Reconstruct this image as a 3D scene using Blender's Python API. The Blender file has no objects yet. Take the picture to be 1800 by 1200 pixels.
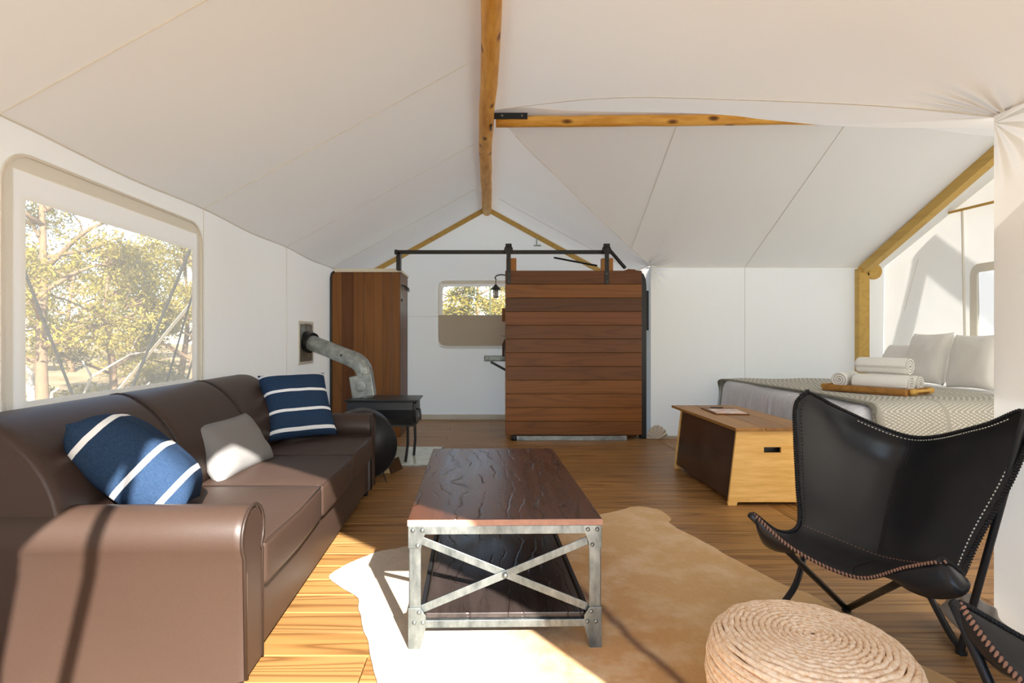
import bpy, bmesh, math, random
from mathutils import Vector, Matrix, noise as mnoise
PI = math.pi
C = bpy.context.scene.collection
S = bpy.context.scene

# ------------------------------------------------------------------ camera, sky, sun, exposure
cam_data = bpy.data.cameras.new('camera')
cam = bpy.data.objects.new('camera', cam_data); C.objects.link(cam)
cam.location = (0, 0, 1.15); cam.rotation_euler = (PI/2, 0, 0)
cam_data.sensor_width = 36; cam_data.lens = 20
cam_data.shift_x = 50/1800; cam_data.shift_y = -6/1800
cam_data.clip_start = 0.05; cam_data.clip_end = 300
S.camera = cam

SUN_TO = Vector((.31, -.80, .484)).normalized()
world = bpy.data.worlds.new('world'); S.world = world; world.use_nodes = True
wn = world.node_tree
sky = wn.nodes.new('ShaderNodeTexSky'); sky.sky_type = 'NISHITA'; sky.sun_disc = False
sky.sun_elevation = math.asin(SUN_TO.z); sky.sun_rotation = math.atan2(SUN_TO.x, SUN_TO.y)
sky.air_density = 1.0; sky.dust_density = 1.5; sky.altitude = 1800
bg = wn.nodes['Background']; bg.inputs['Strength'].default_value = 0.42
wn.links.new(sky.outputs[0], bg.inputs['Color'])

sl = bpy.data.lights.new('sun', 'SUN'); sl.energy = 14.5; sl.angle = math.radians(.55); sl.color = (1, .96, .90)
sun = bpy.data.objects.new('sun', sl); C.objects.link(sun)
sun.rotation_euler = SUN_TO.to_track_quat('Z', 'Y').to_euler(); sun.location = (6, -12, 10)

S.view_settings.view_transform = 'Standard'; S.view_settings.look = 'None'
S.view_settings.gamma = 1; S.view_settings.exposure = 0.72; S.view_settings.use_curve_mapping = False
S.cycles.use_denoising = True
S.cycles.max_bounces = 14; S.cycles.diffuse_bounces = 8; S.cycles.transparent_max_bounces = 16
S.cycles.sample_clamp_indirect = 8

# ------------------------------------------------------------------ material helpers
class NT:
    def __init__(s, name, rough=.6, spec=.3, metal=0.0):
        s.m = bpy.data.materials.new(name); s.m.use_nodes = True
        s.t = s.m.node_tree; s.b = s.t.nodes['Principled BSDF']; s.out = s.t.nodes['Material Output']
        s.b.inputs['Roughness'].default_value = rough
        s.b.inputs['Specular IOR Level'].default_value = spec
        s.b.inputs['Metallic'].default_value = metal
    def n(s, typ, ins=None, **at):
        nd = s.t.nodes.new('ShaderNode' + typ)
        for k, v in at.items(): setattr(nd, k, v)
        for k, v in (ins or {}).items():
            if isinstance(v, bpy.types.NodeSocket): s.t.links.new(v, nd.inputs[k])
            else: nd.inputs[k].default_value = v
        return nd
    def link(s, a, b): s.t.links.new(a, b)
    def math(s, op, a, b=0.0, clamp=False):
        nd = s.n('Math', {0: a, 1: b}, operation=op); nd.use_clamp = clamp
        return nd.outputs[0]
    def obj(s, scale=(1, 1, 1), rnd=0.0):
        co = s.n('TexCoord').outputs['Object']
        if rnd:
            r = s.n('ObjectInfo').outputs['Random']
            v = s.n('VectorMath', {0: r, 1: (rnd, rnd*.73, rnd*1.31)}, operation='MULTIPLY').outputs[0]
            co = s.n('VectorMath', {0: co, 1: v}, operation='ADD').outputs[0]
        return s.n('Mapping', {'Vector': co, 'Scale': scale}).outputs[0]
    def noise(s, vec, scale, detail=4, rough=.55, dist=0.0):
        return s.n('TexNoise', {'Vector': vec, 'Scale': scale, 'Detail': detail, 'Roughness': rough, 'Distortion': dist}).outputs[0]
    def ramp(s, fac, stops):
        nd = s.n('ValToRGB', {0: fac}); e = nd.color_ramp.elements
        while len(e) < len(stops): e.new(.5)
        for i, (p, c) in enumerate(stops): e[i].position = p; e[i].color = (*c, 1)
        return nd.outputs[0]
    def mix(s, fac, a, b, mode='MIX'):
        nd = s.n('Mix', data_type='RGBA', blend_type=mode)
        for k, v in ((0, fac), (6, a), (7, b)):
            if isinstance(v, bpy.types.NodeSocket): s.t.links.new(v, nd.inputs[k])
            else: nd.inputs[k].default_value = v if not isinstance(v, tuple) or len(v) == 4 else (*v, 1)
        return nd.outputs[2]
    def color(s, c):
        if isinstance(c, tuple): s.b.inputs['Base Color'].default_value = (*c, 1)
        else: s.link(c, s.b.inputs['Base Color'])
    def bump(s, h, strength=.3, dist=.01):
        nd = s.n('Bump', {'Height': h, 'Strength': strength, 'Distance': dist})
        s.link(nd.outputs[0], s.b.inputs['Normal']); return nd.outputs[0]

def rgb(r, g, b):
    f = lambda c: (c/255/12.92) if c/255 <= .04045 else ((c/255+.055)/1.055)**2.4
    return (f(r), f(g), f(b))

def plain(name, col, rough=.5, spec=.3, metal=0.0, nscale=0, namt=.15, bump=0):
    m = NT(name, rough, spec, metal)
    if nscale:
        f = m.noise(m.obj(), nscale, 5)
        m.color(m.mix(f, tuple(c*(1-namt) for c in col), tuple(min(1, c*(1+namt)) for c in col)))
        if bump: m.bump(f, bump, .005)
    else: m.color(col)
    return m.m

def wood(name, cols, axis=0, scale=3.0, rings=11, fine=60, rough=.45, spec=.35, stretch=.10, grain=.45, bump=.12, tight=1.0):
    """plank wood: contour lines of a stretched noise give the cathedral grain; each object takes its own tone from cols"""
    m = NT(name, rough, spec)
    sc = [1, 1, 1]; sc[axis] = stretch
    v = m.obj(tuple(sc), 9.0)
    n0 = m.noise(v, scale, 1.6, .45)
    tri = m.math('MULTIPLY', m.math('ABSOLUTE', m.math('SUBTRACT', m.math('FRACT', m.math('MULTIPLY', n0, rings)), .5)), 2.0)
    line = m.math('POWER', tri, 2.6*tight)
    sc2 = [1, 1, 1]; sc2[axis] = stretch*.35
    f = m.noise(m.obj(tuple(sc2), 9.0), fine, 5, .65)
    g = m.math('ADD', m.math('MULTIPLY', line, grain), m.math('MULTIPLY', m.math('SUBTRACT', f, .5), .55))
    r = m.n('ObjectInfo').outputs['Random']
    base = m.ramp(r, [(i/max(1, len(cols)-1), c) for i, c in enumerate(cols)])
    big = m.noise(v, 1.3, 2)
    base = m.mix(m.math('MULTIPLY', big, .5), base, m.mix(1.0, base, (.62, .58, .55, 1), 'MULTIPLY'))
    dark = m.mix(1.0, base, (.34, .28, .22, 1), 'MULTIPLY')
    col = m.mix(m.n('Clamp', {0: g}).outputs[0], base, dark)
    m.color(col)
    if bump: m.bump(m.math('SUBTRACT', 1.0, g), bump, .004)
    return m.m

# ------------------------------------------------------------------ mesh helpers
class MB:
    def __init__(s): s.v = []; s.f = []
    def add(s, vs, fs):
        o = len(s.v); s.v += [tuple(p) for p in vs]; s.f += [tuple(i+o for i in q) for q in fs]; return s
    def box(s, x0, x1, y0, y1, z0, z1, M=None):
        vs = [(x, y, z) for x in (x0, x1) for y in (y0, y1) for z in (z0, z1)]
        if M is not None: vs = [tuple(M @ Vector(p)) for p in vs]
        return s.add(vs, [(0, 1, 3, 2), (4, 6, 7, 5), (0, 4, 5, 1), (2, 3, 7, 6), (0, 2, 6, 4), (1, 5, 7, 3)])
    def bar(s, a, b, w, h, up=(0, 0, 1)):
        a, b = Vector(a), Vector(b); d = (b-a); L = d.length; d.normalize()
        u = Vector(up); side = d.cross(u)
        if side.length < 1e-4: side = d.cross(Vector((1, 0, 0)))
        side.normalize(); u = side.cross(d).normalized()
        M = Matrix(((d.x, side.x, u.x, a.x), (d.y, side.y, u.y, a.y), (d.z, side.z, u.z, a.z), (0, 0, 0, 1)))
        return s.box(0, L, -w/2, w/2, -h/2, h/2, M)
    def tube(s, pts, r, n=10, cap=True, closed=False):
        pts = [Vector(p) for p in pts]; k = len(pts)
        rs = r if isinstance(r, (list, tuple)) else [r]*k
        o = len(s.v); prev = None
        for i, p in enumerate(pts):
            if closed: d = pts[(i+1) % k]-pts[i-1]
            else: d = pts[min(i+1, k-1)]-pts[max(i-1, 0)]
            if d.length < 1e-9: d = Vector((0, 0, 1))
            d.normalize()
            if prev is None:
                a = d.cross(Vector((0, 0, 1)))
                if a.length < .05: a = d.cross(Vector((1, 0, 0)))
            else: a = prev-d*prev.dot(d)
            a.normalize(); prev = a; b = d.cross(a)
            for j in range(n):
                t = 2*PI*j/n; s.v.append(tuple(p+(a*math.cos(t)+b*math.sin(t))*rs[i]))
        for i in range(k if closed else k-1):
            for j in range(n):
                i2 = (i+1) % k
                s.f.append((o+i*n+j, o+i*n+(j+1) % n, o+i2*n+(j+1) % n, o+i2*n+j))
        if cap and not closed:
            s.f.append(tuple(o+j for j in range(n))[::-1]); s.f.append(tuple(o+(k-1)*n+j for j in range(n)))
        return s
    def prism(s, poly, a, b, axis='y'):
        """poly in the plane perpendicular to axis (order x,z for y; x,y for z; y,z for x)"""
        def P(p, t): return (p[0], t, p[1]) if axis == 'y' else (p[0], p[1], t) if axis == 'z' else (t, p[0], p[1])
        n = len(poly); vs = [P(p, a) for p in poly]+[P(p, b) for p in poly]
        fs = [tuple(range(n))[::-1], tuple(range(n, 2*n))]+[(i, (i+1) % n, n+(i+1) % n, n+i) for i in range(n)]
        return s.add(vs, fs)
    def lathe(s, prof, n=24, M=None):
        o = len(s.v)
        for r, z in prof:
            for j in range(n):
                t = 2*PI*j/n; p = Vector((r*math.cos(t), r*math.sin(t), z))
                s.v.append(tuple(M @ p if M is not None else p))
        for i in range(len(prof)-1):
            for j in range(n): s.f.append((o+i*n+j, o+i*n+(j+1) % n, o+(i+1)*n+(j+1) % n, o+(i+1)*n+j))
        s.f.append(tuple(o+j for j in range(n))[::-1]); s.f.append(tuple(o+(len(prof)-1)*n+j for j in range(n)))
        return s
    def ball(s, c, r, n=8, m=5, sq=(1, 1, 1)):
        o = len(s.v)
        for i in range(1, m):
            a = PI*i/m
            for j in range(n):
                t = 2*PI*j/n
                s.v.append((c[0]+r*sq[0]*math.sin(a)*math.cos(t), c[1]+r*sq[1]*math.sin(a)*math.sin(t), c[2]+r*sq[2]*math.cos(a)))
        s.v += [(c[0], c[1], c[2]+r*sq[2]), (c[0], c[1], c[2]-r*sq[2])]
        T, B = len(s.v)-2, len(s.v)-1
        for i in range(m-2):
            for j in range(n): s.f.append((o+i*n+j, o+(i+1)*n+j, o+(i+1)*n+(j+1) % n, o+i*n+(j+1) % n))
        for j in range(n):
            s.f.append((T, o+j, o+(j+1) % n)); s.f.append((B, o+(m-2)*n+(j+1) % n, o+(m-2)*n+j))
        return s
    def grid(s, fn, nu, nv):
        o = len(s.v)
        for i in range(nu+1):
            for j in range(nv+1): s.v.append(tuple(fn(i/nu, j/nv)))
        for i in range(nu):
            for j in range(nv):
                a = o+i*(nv+1)+j; s.f.append((a, a+nv+1, a+nv+2, a+1))
        return s
    def rbox(s, x0, x1, y0, y1, z0, z1, r, n=(6, 6, 4), fn=None, M=None):
        """rounded box, gridded so that fn(p) can deform it"""
        lo = Vector((x0, y0, z0)); hi = Vector((x1, y1, z1)); size = hi-lo
        r = min(r, min(size)/2-1e-4)
        def line(a, b, k):
            return [a]+[a+r*(1-math.cos(q))*1.0 for q in (PI/6, PI/3)]+[a+r+(b-a-2*r)*i/k for i in range(k+1)]+[b-r*(1-math.cos(q)) for q in (PI/3, PI/6)]+[b]
        L = [line(lo[i], hi[i], n[i]) for i in range(3)]
        idx = {}
        def V(p):
            key = tuple(round(c, 6) for c in p)
            if key not in idx:
                q = Vector(p); c = Vector([min(max(q[i], lo[i]+r), hi[i]-r) for i in range(3)])
                d = q-c
                # spread the corner grid onto the sphere
                if d.length > 1e-9: q = c+d.normalized()*r
                if fn: q = Vector(fn(q))
                if M is not None: q = M @ q
                idx[key] = len(s.v); s.v.append(tuple(q))
            return idx[key]
        for ax in range(3):
            u, w = (ax+1) % 3, (ax+2) % 3
            for side, val in ((0, lo[ax]), (1, hi[ax])):
                for i in range(len(L[u])-1):
                    for j in range(len(L[w])-1):
                        q = []
                        for a, b in ((0, 0), (1, 0), (1, 1), (0, 1)):
                            p = [0, 0, 0]; p[ax] = val; p[u] = L[u][i+a]; p[w] = L[w][j+b]; q.append(V(p))
                        s.f.append(tuple(q if side else q[::-1]))
        return s
    def build(s, name, mat, parent=None, smooth=False, bevel=0, seg=2, solid=0, kind=None, label=None, offset=0.0, loc=None):
        me = bpy.data.meshes.new(name); me.from_pydata(s.v, [], s.f); me.update()
        me.materials.append(mat)
        if smooth: me.polygons.foreach_set('use_smooth', [True]*len(me.polygons))
        o = bpy.data.objects.new(name, me); C.objects.link(o)
        if parent is not None: o.parent = parent
        if loc is not None: o.location = loc
        if bevel:
            b = o.modifiers.new('bevel', 'BEVEL'); b.width = bevel; b.segments = seg; b.limit_method = 'ANGLE'
        if solid:
            b = o.modifiers.new('solid', 'SOLIDIFY'); b.thickness = solid; b.offset = offset
        if kind: o['kind'] = kind
        if label: o['label'] = label
        return o

def tag(o, label, cat, group=None):
    o['label'] = label; o['category'] = cat
    if group: o['group'] = group
    return o
def root(name, label, cat, loc=(0, 0, 0), rz=0.0, group=None):
    o = bpy.data.objects.new(name, None); C.objects.link(o); o.empty_display_size = .1
    o.location = loc; o.rotation_euler = (0, 0, rz)
    return tag(o, label, cat, group)
def copy_tree(o, parent=None):
    c = o.copy(); C.objects.link(c)
    if parent is not None: c.parent = parent
    for ch in list(o.children): copy_tree(ch, c)
    return c
def smooth01(t): t = max(0, min(1, t)); return t*t*(3-2*t)
def cr(P, t):
    """Catmull-Rom through the points P, t in 0..1"""
    n = len(P)-1; x = min(max(t, 0), 1)*n; i = min(int(x), n-1); f = x-i
    p1, p2 = P[i], P[i+1]
    p0 = P[i-1] if i > 0 else p1*2-p2
    p3 = P[i+2] if i+2 <= n else p2*2-p1
    return .5*((2*p1)+(p2-p0)*f+(2*p0-5*p1+4*p2-p3)*f*f+(3*p1-p0-3*p2+p3)*f*f*f)

# ------------------------------------------------------------------ materials
XL, XR, XC = -1.81, 1.92, .04          # side walls, ridge
YF, YB = -.5, 8.04                      # entrance wall, rear wall
ZE, ZR = 1.985, 3.0                     # eave and ridge heights
YW0, YW1, YWR, XE = 2.14, 6.53, 4.65, 4.6   # sleeping wing: near wall, far wall, ridge, end wall

def canvas(name, col, trans=.22, corners=()):
    m = NT(name, .9, .0)
    geo = m.n('NewGeometry').outputs['Position']
    f = m.noise(geo, 1.1, 3, .5)
    h = m.math('MULTIPLY', f, .9)
    h = m.math('ADD', h, m.math('MULTIPLY', m.noise(geo, 260, 2), .004))
    h = m.math('ADD', h, m.math('MULTIPLY', m.noise(geo, 5, 4, .6), .08))
    for (p, k, amp, ra, plane) in corners:
        d = m.n('VectorMath', {0: geo, 1: p}, operation='SUBTRACT').outputs[0]
        sp = m.n('SeparateXYZ', {0: d}).outputs
        r = m.n('VectorMath', {0: d}, operation='LENGTH').outputs['Value']
        ang = m.math('ARCTAN2', sp[2], m.math('ADD', sp[0], sp[1]))
        w = m.math('SINE', m.math('ADD', m.math('MULTIPLY', ang, k), m.math('MULTIPLY', m.noise(d, 3, 2), 5)))
        fall = m.math('EXPONENT', m.math('MULTIPLY', m.math('POWER', m.math('DIVIDE', r, ra), 2.0), -1.0))
        h = m.math('ADD', h, m.math('MULTIPLY', m.math('MULTIPLY', w, fall), amp))
    bp = m.n('Bump', {'Height': h, 'Strength': .55, 'Distance': .06}).outputs[0]
    tone = m.mix(m.noise(geo, .8, 2), tuple(c*.985 for c in col), col)
    dif = m.n('BsdfDiffuse', {'Color': tone, 'Normal': bp}); tr = m.n('BsdfTranslucent', {'Color': tone, 'Normal': bp})
    mx = m.n('MixShader', {0: trans, 1: dif.outputs[0], 2: tr.outputs[0]})
    m.link(mx.outputs[0], m.out.inputs['Surface'])
    return m.m

M_ = {}
GATH = [((XR, YW0, 1.96), 15, .55, .19, 0), ((XR, YW1, 1.96), 15, .55, .16, 0)]
M_['canvas'] = canvas('canvas', (.83, .80, .725), .29, GATH)
M_['canvas_end'] = canvas('canvas_end', (.83, .815, .76), .18)
M_['canvas_roof'] = canvas('canvas_roof', (.82, .82, .785), .05, GATH)
M_['canvas_side'] = canvas('canvas_side', (.82, .80, .755), .09, GATH)
M_['canvas_tan'] = canvas('canvas_tan', (.60, .54, .45), .10)
M_['seam'] = plain('seam', rgb(222, 218, 208), .9, 0)
M_['log'] = plain('log_wood', rgb(184, 128, 52), .6, .2, 0, 9, .2)
def logmat(name, axis):
    m = NT(name, .5, .3)
    sc = [1, 1, 1]; sc[axis] = .15
    v = m.obj(tuple(sc)); f = m.noise(v, 26, 5, .6)
    base = m.ramp(f, [(.25, rgb(196, 134, 44)), (.7, rgb(236, 184, 92))])
    sc2 = [9, 9, 9]; sc2[axis] = 4
    k = m.n('TexVoronoi', {'Vector': m.obj(tuple(sc2)), 'Scale': 1.0, 'Randomness': 1}).outputs['Distance']
    kn = m.ramp(k, [(.10, (1, 1, 1)), (.24, (0, 0, 0))])
    m.color(m.mix(kn, base, rgb(110, 66, 22)))
    m.bump(f, .2, .004); return m.m
M_['log_y'] = logmat('log_y', 1); M_['log_x'] = logmat('log_x', 0)
M_['floor'] = wood('floor_pine', [rgb(162, 119, 68), rgb(174, 130, 77), rgb(154, 113, 67), rgb(180, 138, 84)], 0, 5.0, 17, 90, .40, .40, .05, .80, .25, 1.0)
M_['floor_y'] = wood('floor_pine_lengthwise', [rgb(158, 114, 62), rgb(170, 124, 68)], 1, 5.0, 17, 90, .40, .35, .05, .66, .25)
M_['door'] = wood('door_boards', [rgb(106, 60, 26), rgb(156, 98, 44), rgb(104, 62, 32), rgb(166, 106, 48), rgb(92, 56, 28), rgb(142, 84, 40)], 0, 4.5, 12, 60, .42, .3, .07, .42, .08)
M_['board_z'] = wood('upright_boards', [rgb(88, 52, 22), rgb(140, 90, 42), rgb(104, 62, 28), rgb(148, 98, 46), rgb(94, 56, 26)], 2, 4.0, 10, 50, .45, .3, .06, .32, .08)
M_['post'] = wood('post_wood', [rgb(176, 116, 56), rgb(196, 136, 70)], 2, 5, 9, 50, .5, .3, .06, .3, .08)
M_['frame_wood'] = wood('frame_wood', [rgb(206, 170, 92), rgb(210, 176, 102)], 1, 4, 8, 40, .55, .2, .08, .18, .05)
M_['black'] = plain('black_metal', (.012, .012, .013), .42, .4, 0, 30, .2)
M_['stove'] = plain('stove_black', (.012, .013, .015), .38, .45, 0, 18, .25)
M_['zinc'] = NT('zinc', .45, .5, .65)
_f = M_['zinc'].noise(M_['zinc'].obj(), 14, 5); M_['zinc'].color(M_['zinc'].ramp(_f, [(.3, rgb(128, 134, 132)), (.7, rgb(176, 180, 176))])); M_['zinc'] = M_['zinc'].m
M_['steel'] = NT('raw_steel', .42, .5, .85)
_f = M_['steel'].noise(M_['steel'].obj((1, 1, .4)), 26, 6, .65); M_['steel'].color(M_['steel'].ramp(_f, [(.3, rgb(86, 92, 92)), (.72, rgb(142, 148, 146))])); M_['steel'] = M_['steel'].m
M_['foil'] = plain('foil', rgb(150, 154, 146), .35, .5, .6, 9, .5, .9)
M_['rope'] = plain('guy_rope', rgb(44, 42, 38), .9, .1)
M_['strap'] = plain('white_strap', rgb(236, 234, 226), .8, .1)

# ------------------------------------------------------------------ structure: the canvas shell
def struct(o, kind='structure'): o['kind'] = kind; return o
SEAMS = [.57, 2.12, 3.67, 5.22, 6.77]

def ridge_z(x): return ZR-.20*smooth01((x-2.4)/2.0)
def valley_near(x): return YWR-(YWR-YW0)*(x-XC)/(XR-XC)
def valley_far(x): return YWR+(YW1-YWR)*(x-XC)/(XR-XC)
def loft(x, y):
    """the valley seam is pulled up between its two ends"""
    if x <= XC: return 0
    s = min(1, (x-XC)/(XR-XC)); d = (y-valley_near(min(x, XR)))
    a = .10*math.sin(PI*s)**.8 if s < 1 else 0
    return a*math.exp(-(d/.55)**2)
def main_z(x, y):
    w = (XC-XL) if x < XC else (XR-XC); t = abs(x-XC)/w
    z = ZR-(ZR-ZE)*t
    fr = ((y-.57) / 1.55) % 1.0
    z -= .022*math.sin(PI*fr)**2*math.sin(PI*min(1, t))*(1 if x < XC else .6)
    z -= .018*(t**4)*math.sin(PI*fr)**2*(1 if x < XC else .2)
    return z+loft(x, y)
def wing_z(x, y):
    zr = ridge_z(x)
    if y < YWR:
        t = (YWR-y)/(YWR-YW0); z = zr-(zr-ZE)*t
    else:
        t = (y-YWR)/(YW1-YWR); z = zr-(zr-1.965)*t
    if y < YWR: z -= .068*smooth01((x-1.25)/1.0)*math.sin(PI*t)**.7
    fr = ((x-1.62)/1.38) % 1.0
    z -= .015*math.sin(PI*fr)**2*math.sin(PI*t)*(1 if x > 1.9 else 0)
    return z+loft(x, y)

EYE = (0, 0, 1.15)
m = MB()
m.grid(lambda a, b: (lambda x, y: (x, y, main_z(x, y)))(XC+(XL-XC)*b, YF+(YB-YF)*a), 96, 22)
def rx(y):
    if YW0 <= y <= YWR: return XC+(XR-XC)*(YWR-y)/(YWR-YW0)
    if YWR < y <= YW1: return XC+(XR-XC)*(y-YWR)/(YW1-YWR)
    return XR
for (ya, yb, k) in ((YF, YW0, 30), (YW0, YWR, 40), (YWR, YW1, 30), (YW1, YB, 20)):
    m.grid(lambda a, b: (lambda y: (lambda x: (x, y, main_z(x, y)))(XC+(rx(y)-XC)*b))(ya+(yb-ya)*a), k, 22)
for (xa, xb, k) in ((XC, XR, 40), (XR, XE, 40)):
    def near(a, b):
        x = xa+(xb-xa)*a; y1 = valley_near(min(x, XR)); y = YWR+(y1-YWR)*b; return (x, y, wing_z(x, y)+((main_z(x, y1)-wing_z(x, y1))*b if x <= XR else 0))
    def far(a, b):
        x = xa+(xb-xa)*a; y1 = valley_far(min(x, XR)); y = YWR+(y1-YWR)*b; return (x, y, wing_z(x, y)+((main_z(x, y1)-wing_z(x, y1))*b if x <= XR else 0))
    m.grid(near, k, 24); m.grid(far, k, 24)
ceiling = struct(m.build('ceiling', M_['canvas_roof'], smooth=True))
# eave overhang shading the upper part of the sunny side wall
m = MB(); m.grid(lambda a, b: (XR+.62*b, YF-.3+(YW0-.35-YF)*a, ZE+.005-.10*b), 6, 4)
m.build('eave_valance', M_['canvas_tan'], ceiling, solid=.003)
def seam_line(name, pts, parent, r=.0028):
    return MB().tube(pts, r, 5).build(name, M_['seam'], parent)
for y in SEAMS:
    seam_line('seam', [(XC+(XL-XC)*t, y, main_z(XC+(XL-XC)*t, y)-.003) for t in [i/14 for i in range(1, 15)]], ceiling)
for y in (.57, 7.2):
    seam_line('seam', [(XC+(rx(y)-XC)*t, y, main_z(XC+(rx(y)-XC)*t, y)-.003) for t in [i/12 for i in range(1, 13)]], ceiling)
seam_line('seam', [(x, valley_near(x), main_z(x, valley_near(x))-.004) for x in [XC+(XR-XC)*i/24 for i in range(1, 25)]], ceiling)
seam_line('seam', [(x, valley_far(x), main_z(x, valley_far(x))-.004) for x in [XC+(XR-XC)*i/24 for i in range(3, 25)]], ceiling, .0035)
for x in (1.62, 3.0):
    y1 = valley_far(min(x, XR))
    seam_line('seam', [(x, YWR+(y1-YWR)*i/14, wing_z(x, YWR+(y1-YWR)*i/14)-.003) for i in range(15)], ceiling)

def sheet(name, ys, zs, hole, place, mat, step=.10, parent=None):
    """wall sheet in (a,z) coordinates with rectangular holes; place(a,z)->xyz; zs top may be a function of a"""
    m = MB()
    for a0, a1 in zip(ys, ys[1:]):
        for z0, z1 in zip(zs, zs[1:]):
            am = (a0+a1)/2; z1m = z1(am) if callable(z1) else z1
            if any(h[0]-1e-6 <= a0 and a1 <= h[1]+1e-6 and h[2]-1e-6 <= z0 and z1m <= h[3]+1e-6 for h in hole): continue
            na, nz = max(1, round((a1-a0)/step)), max(1, round((z1m-z0)/step))
            def fn(s, t):
                a = a0+(a1-a0)*s; zt = z1(a) if callable(z1) else z1
                return place(a, z0+(zt-z0)*t)
            m.grid(fn, na, nz)
    return struct(m.build(name, mat, parent, smooth=True))
def bil(a, z, top, k=1.55, o=.57, amp=.014):
    fr = ((a-o)/k) % 1.0
    return amp*math.sin(PI*fr)**2*math.sin(PI*max(0, min(1, z/top)))

# left side wall with its window opening
WY0, WY1, WZ0, WZ1 = 2.245, 3.525, .90, 1.695
wl = sheet('wall_left', [YF, .57, 2.12, WY0-.06, WY1+.06, 3.67, 5.22, 6.77, YB], [0, WZ0-.06, WZ1+.11, lambda a: main_z(XL, a)+.004],
           [(WY0-.07, WY1+.07, WZ0-.07, WZ1+.12)], lambda a, z: (XL-(0 if WY0-.12 < a < WY1+.12 else bil(a, z, ZE)), a, z), M_['canvas'])
for y in SEAMS[2:4]:
    seam_line('seam', [(XL+.003, y, z) for z in (0, .7, 1.4, main_z(XL, y))], wl)
seam_line('seam', [(XL+.004, YF+(YB-YF)*i/40, main_z(XL, YF+(YB-YF)*i/40)-.002) for i in range(41)], wl, .004)

# window of the side wall: sewn border with rounded corners, hazy insect screen
def ring(outer, inner): return [(o, i) for o, i in zip(outer, inner)]
def rrect(a0, a1, z0, z1, r, n=6):
    P = []
    for cx, cz, s in ((a1-r, z1-r, 0), (a0+r, z1-r, 1), (a0+r, z0+r, 2), (a1-r, z0+r, 3)):
        for i in range(n+1):
            t = PI/2*(s+i/n); P.append((cx+r*math.cos(t), cz+r*math.sin(t)))
    return P
def border(place, outer, inner, th):
    m = MB(); n = len(outer)
    vs = [place(p, 0) for p in outer]+[place(p, th) for p in outer]+[place(p, th) for p in inner]+[place(p, 0) for p in inner]
    fs = []
    if th == 0:
        return m.add([place(p, 0) for p in outer]+[place(p, 0) for p in inner], [(i, (i+1) % n, n+(i+1) % n, n+i) for i in range(n)])
    for k in range(4):
        for i in range(n): fs.append((k*n+i, k*n+(i+1) % n, ((k+1) % 4)*n+(i+1) % n, ((k+1) % 4)*n+i))
    return m.add(vs, fs)
def screen(name, base, haze, trans):
    mm = bpy.data.materials.new(name); mm.use_nodes = True; t = mm.node_tree; t.nodes.clear()
    out = t.nodes.new('ShaderNodeOutputMaterial'); a = t.nodes.new('ShaderNodeBsdfTransparent'); d = t.nodes.new('ShaderNodeBsdfDiffuse')
    tl = t.nodes.new('ShaderNodeBsdfTranslucent'); m1 = t.nodes.new('ShaderNodeMixShader'); m2 = t.nodes.new('ShaderNodeMixShader')
    a.inputs[0].default_value = (1, .99, .96, 1); d.inputs[0].default_value = (*base, 1); tl.inputs[0].default_value = (*base, 1)
    m1.inputs[0].default_value = .6; m2.inputs[0].default_value = haze
    t.links.new(d.outputs[0], m1.inputs[1]); t.links.new(tl.outputs[0], m1.inputs[2])
    t.links.new(a.outputs[0], m2.inputs[1]); t.links.new(m1.outputs[0], m2.inputs[2]); t.links.new(m2.outputs[0], out.inputs[0])
    return mm
M_['screen'] = screen('insect_screen', (.90, .87, .78), .20, .6)
M_['frosted'] = screen('frosted_vinyl', (.92, .92, .90), .93, .6)
M_['vinyl'] = screen('clear_vinyl', (.9, .9, .88), .10, .6)
pl = lambda p, d: (XL+.003+d, p[0], p[1])
win = struct(border(pl, rrect(2.13, 3.635, .80, 1.865, .13), rrect(WY0, WY1, WZ0, WZ1, .01), 0).build('window_1', M_['canvas']))
border(lambda p, d: (XL+.004+d, p[0], p[1]), rrect(2.12, 3.645, .79, 1.875, .135), rrect(2.132, 3.633, .802, 1.863, .13), .008).build('binding', M_['seam'], win)
MB().box(XL-.004, XL-.002, WY0-.02, WY1+.02, WZ0-.02, WZ1+.02).build('screen', M_['screen'], win)

# rear wall, gable shaped, with its window
rear_top = lambda x: main_z(x, YB)+.004
RX0, RX1, RZ0, RZ1 = -.575, .80, 1.07, 1.875
wb = sheet('wall_back', [XL, -1.2, RX0-.03, XC, RX1+.03, 1.3, XR], [0, RZ0-.03, RZ1+.04, rear_top], [(RX0-.04, RX1+.04, RZ0-.04, RZ1+.05)],
           lambda x, z: (x, YB+.012*math.sin(5*x+2)*math.sin(3*z), z), M_['canvas'], .08)
seam_line('seam', [(x, YB-.012, 1.455) for x in (XL, -.64)], wb)
seam_line('seam', [(x, YB-.012, 1.455) for x in (.85, XR)], wb)
MB().box(XL, XR, YB-.03, YB-.012, 0, .075).build('hem', M_['canvas'], wb, bevel=.004)
pb = lambda p, d: (p[0], YB-.014-d, p[1])
w2 = struct(border(pb, rrect(-.645, .87, 1.0, 1.965, .11), rrect(RX0, RX1, RZ0, RZ1, .05), 0).build('window_2', M_['canvas']))
MB().box(RX0-.02, RX1+.02, YB+.002, YB+.004, RZ0-.02, RZ1+.02).build('screen', M_['vinyl'], w2)
fl = MB(); P = [(-.625, 1.47), (-.61, 1.46), (0, 1.462), (.85, 1.465)]+[p for p in rrect(-.635, .86, 1.04, 1.47, .10) if p[1] < 1.3][::-1]
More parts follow.
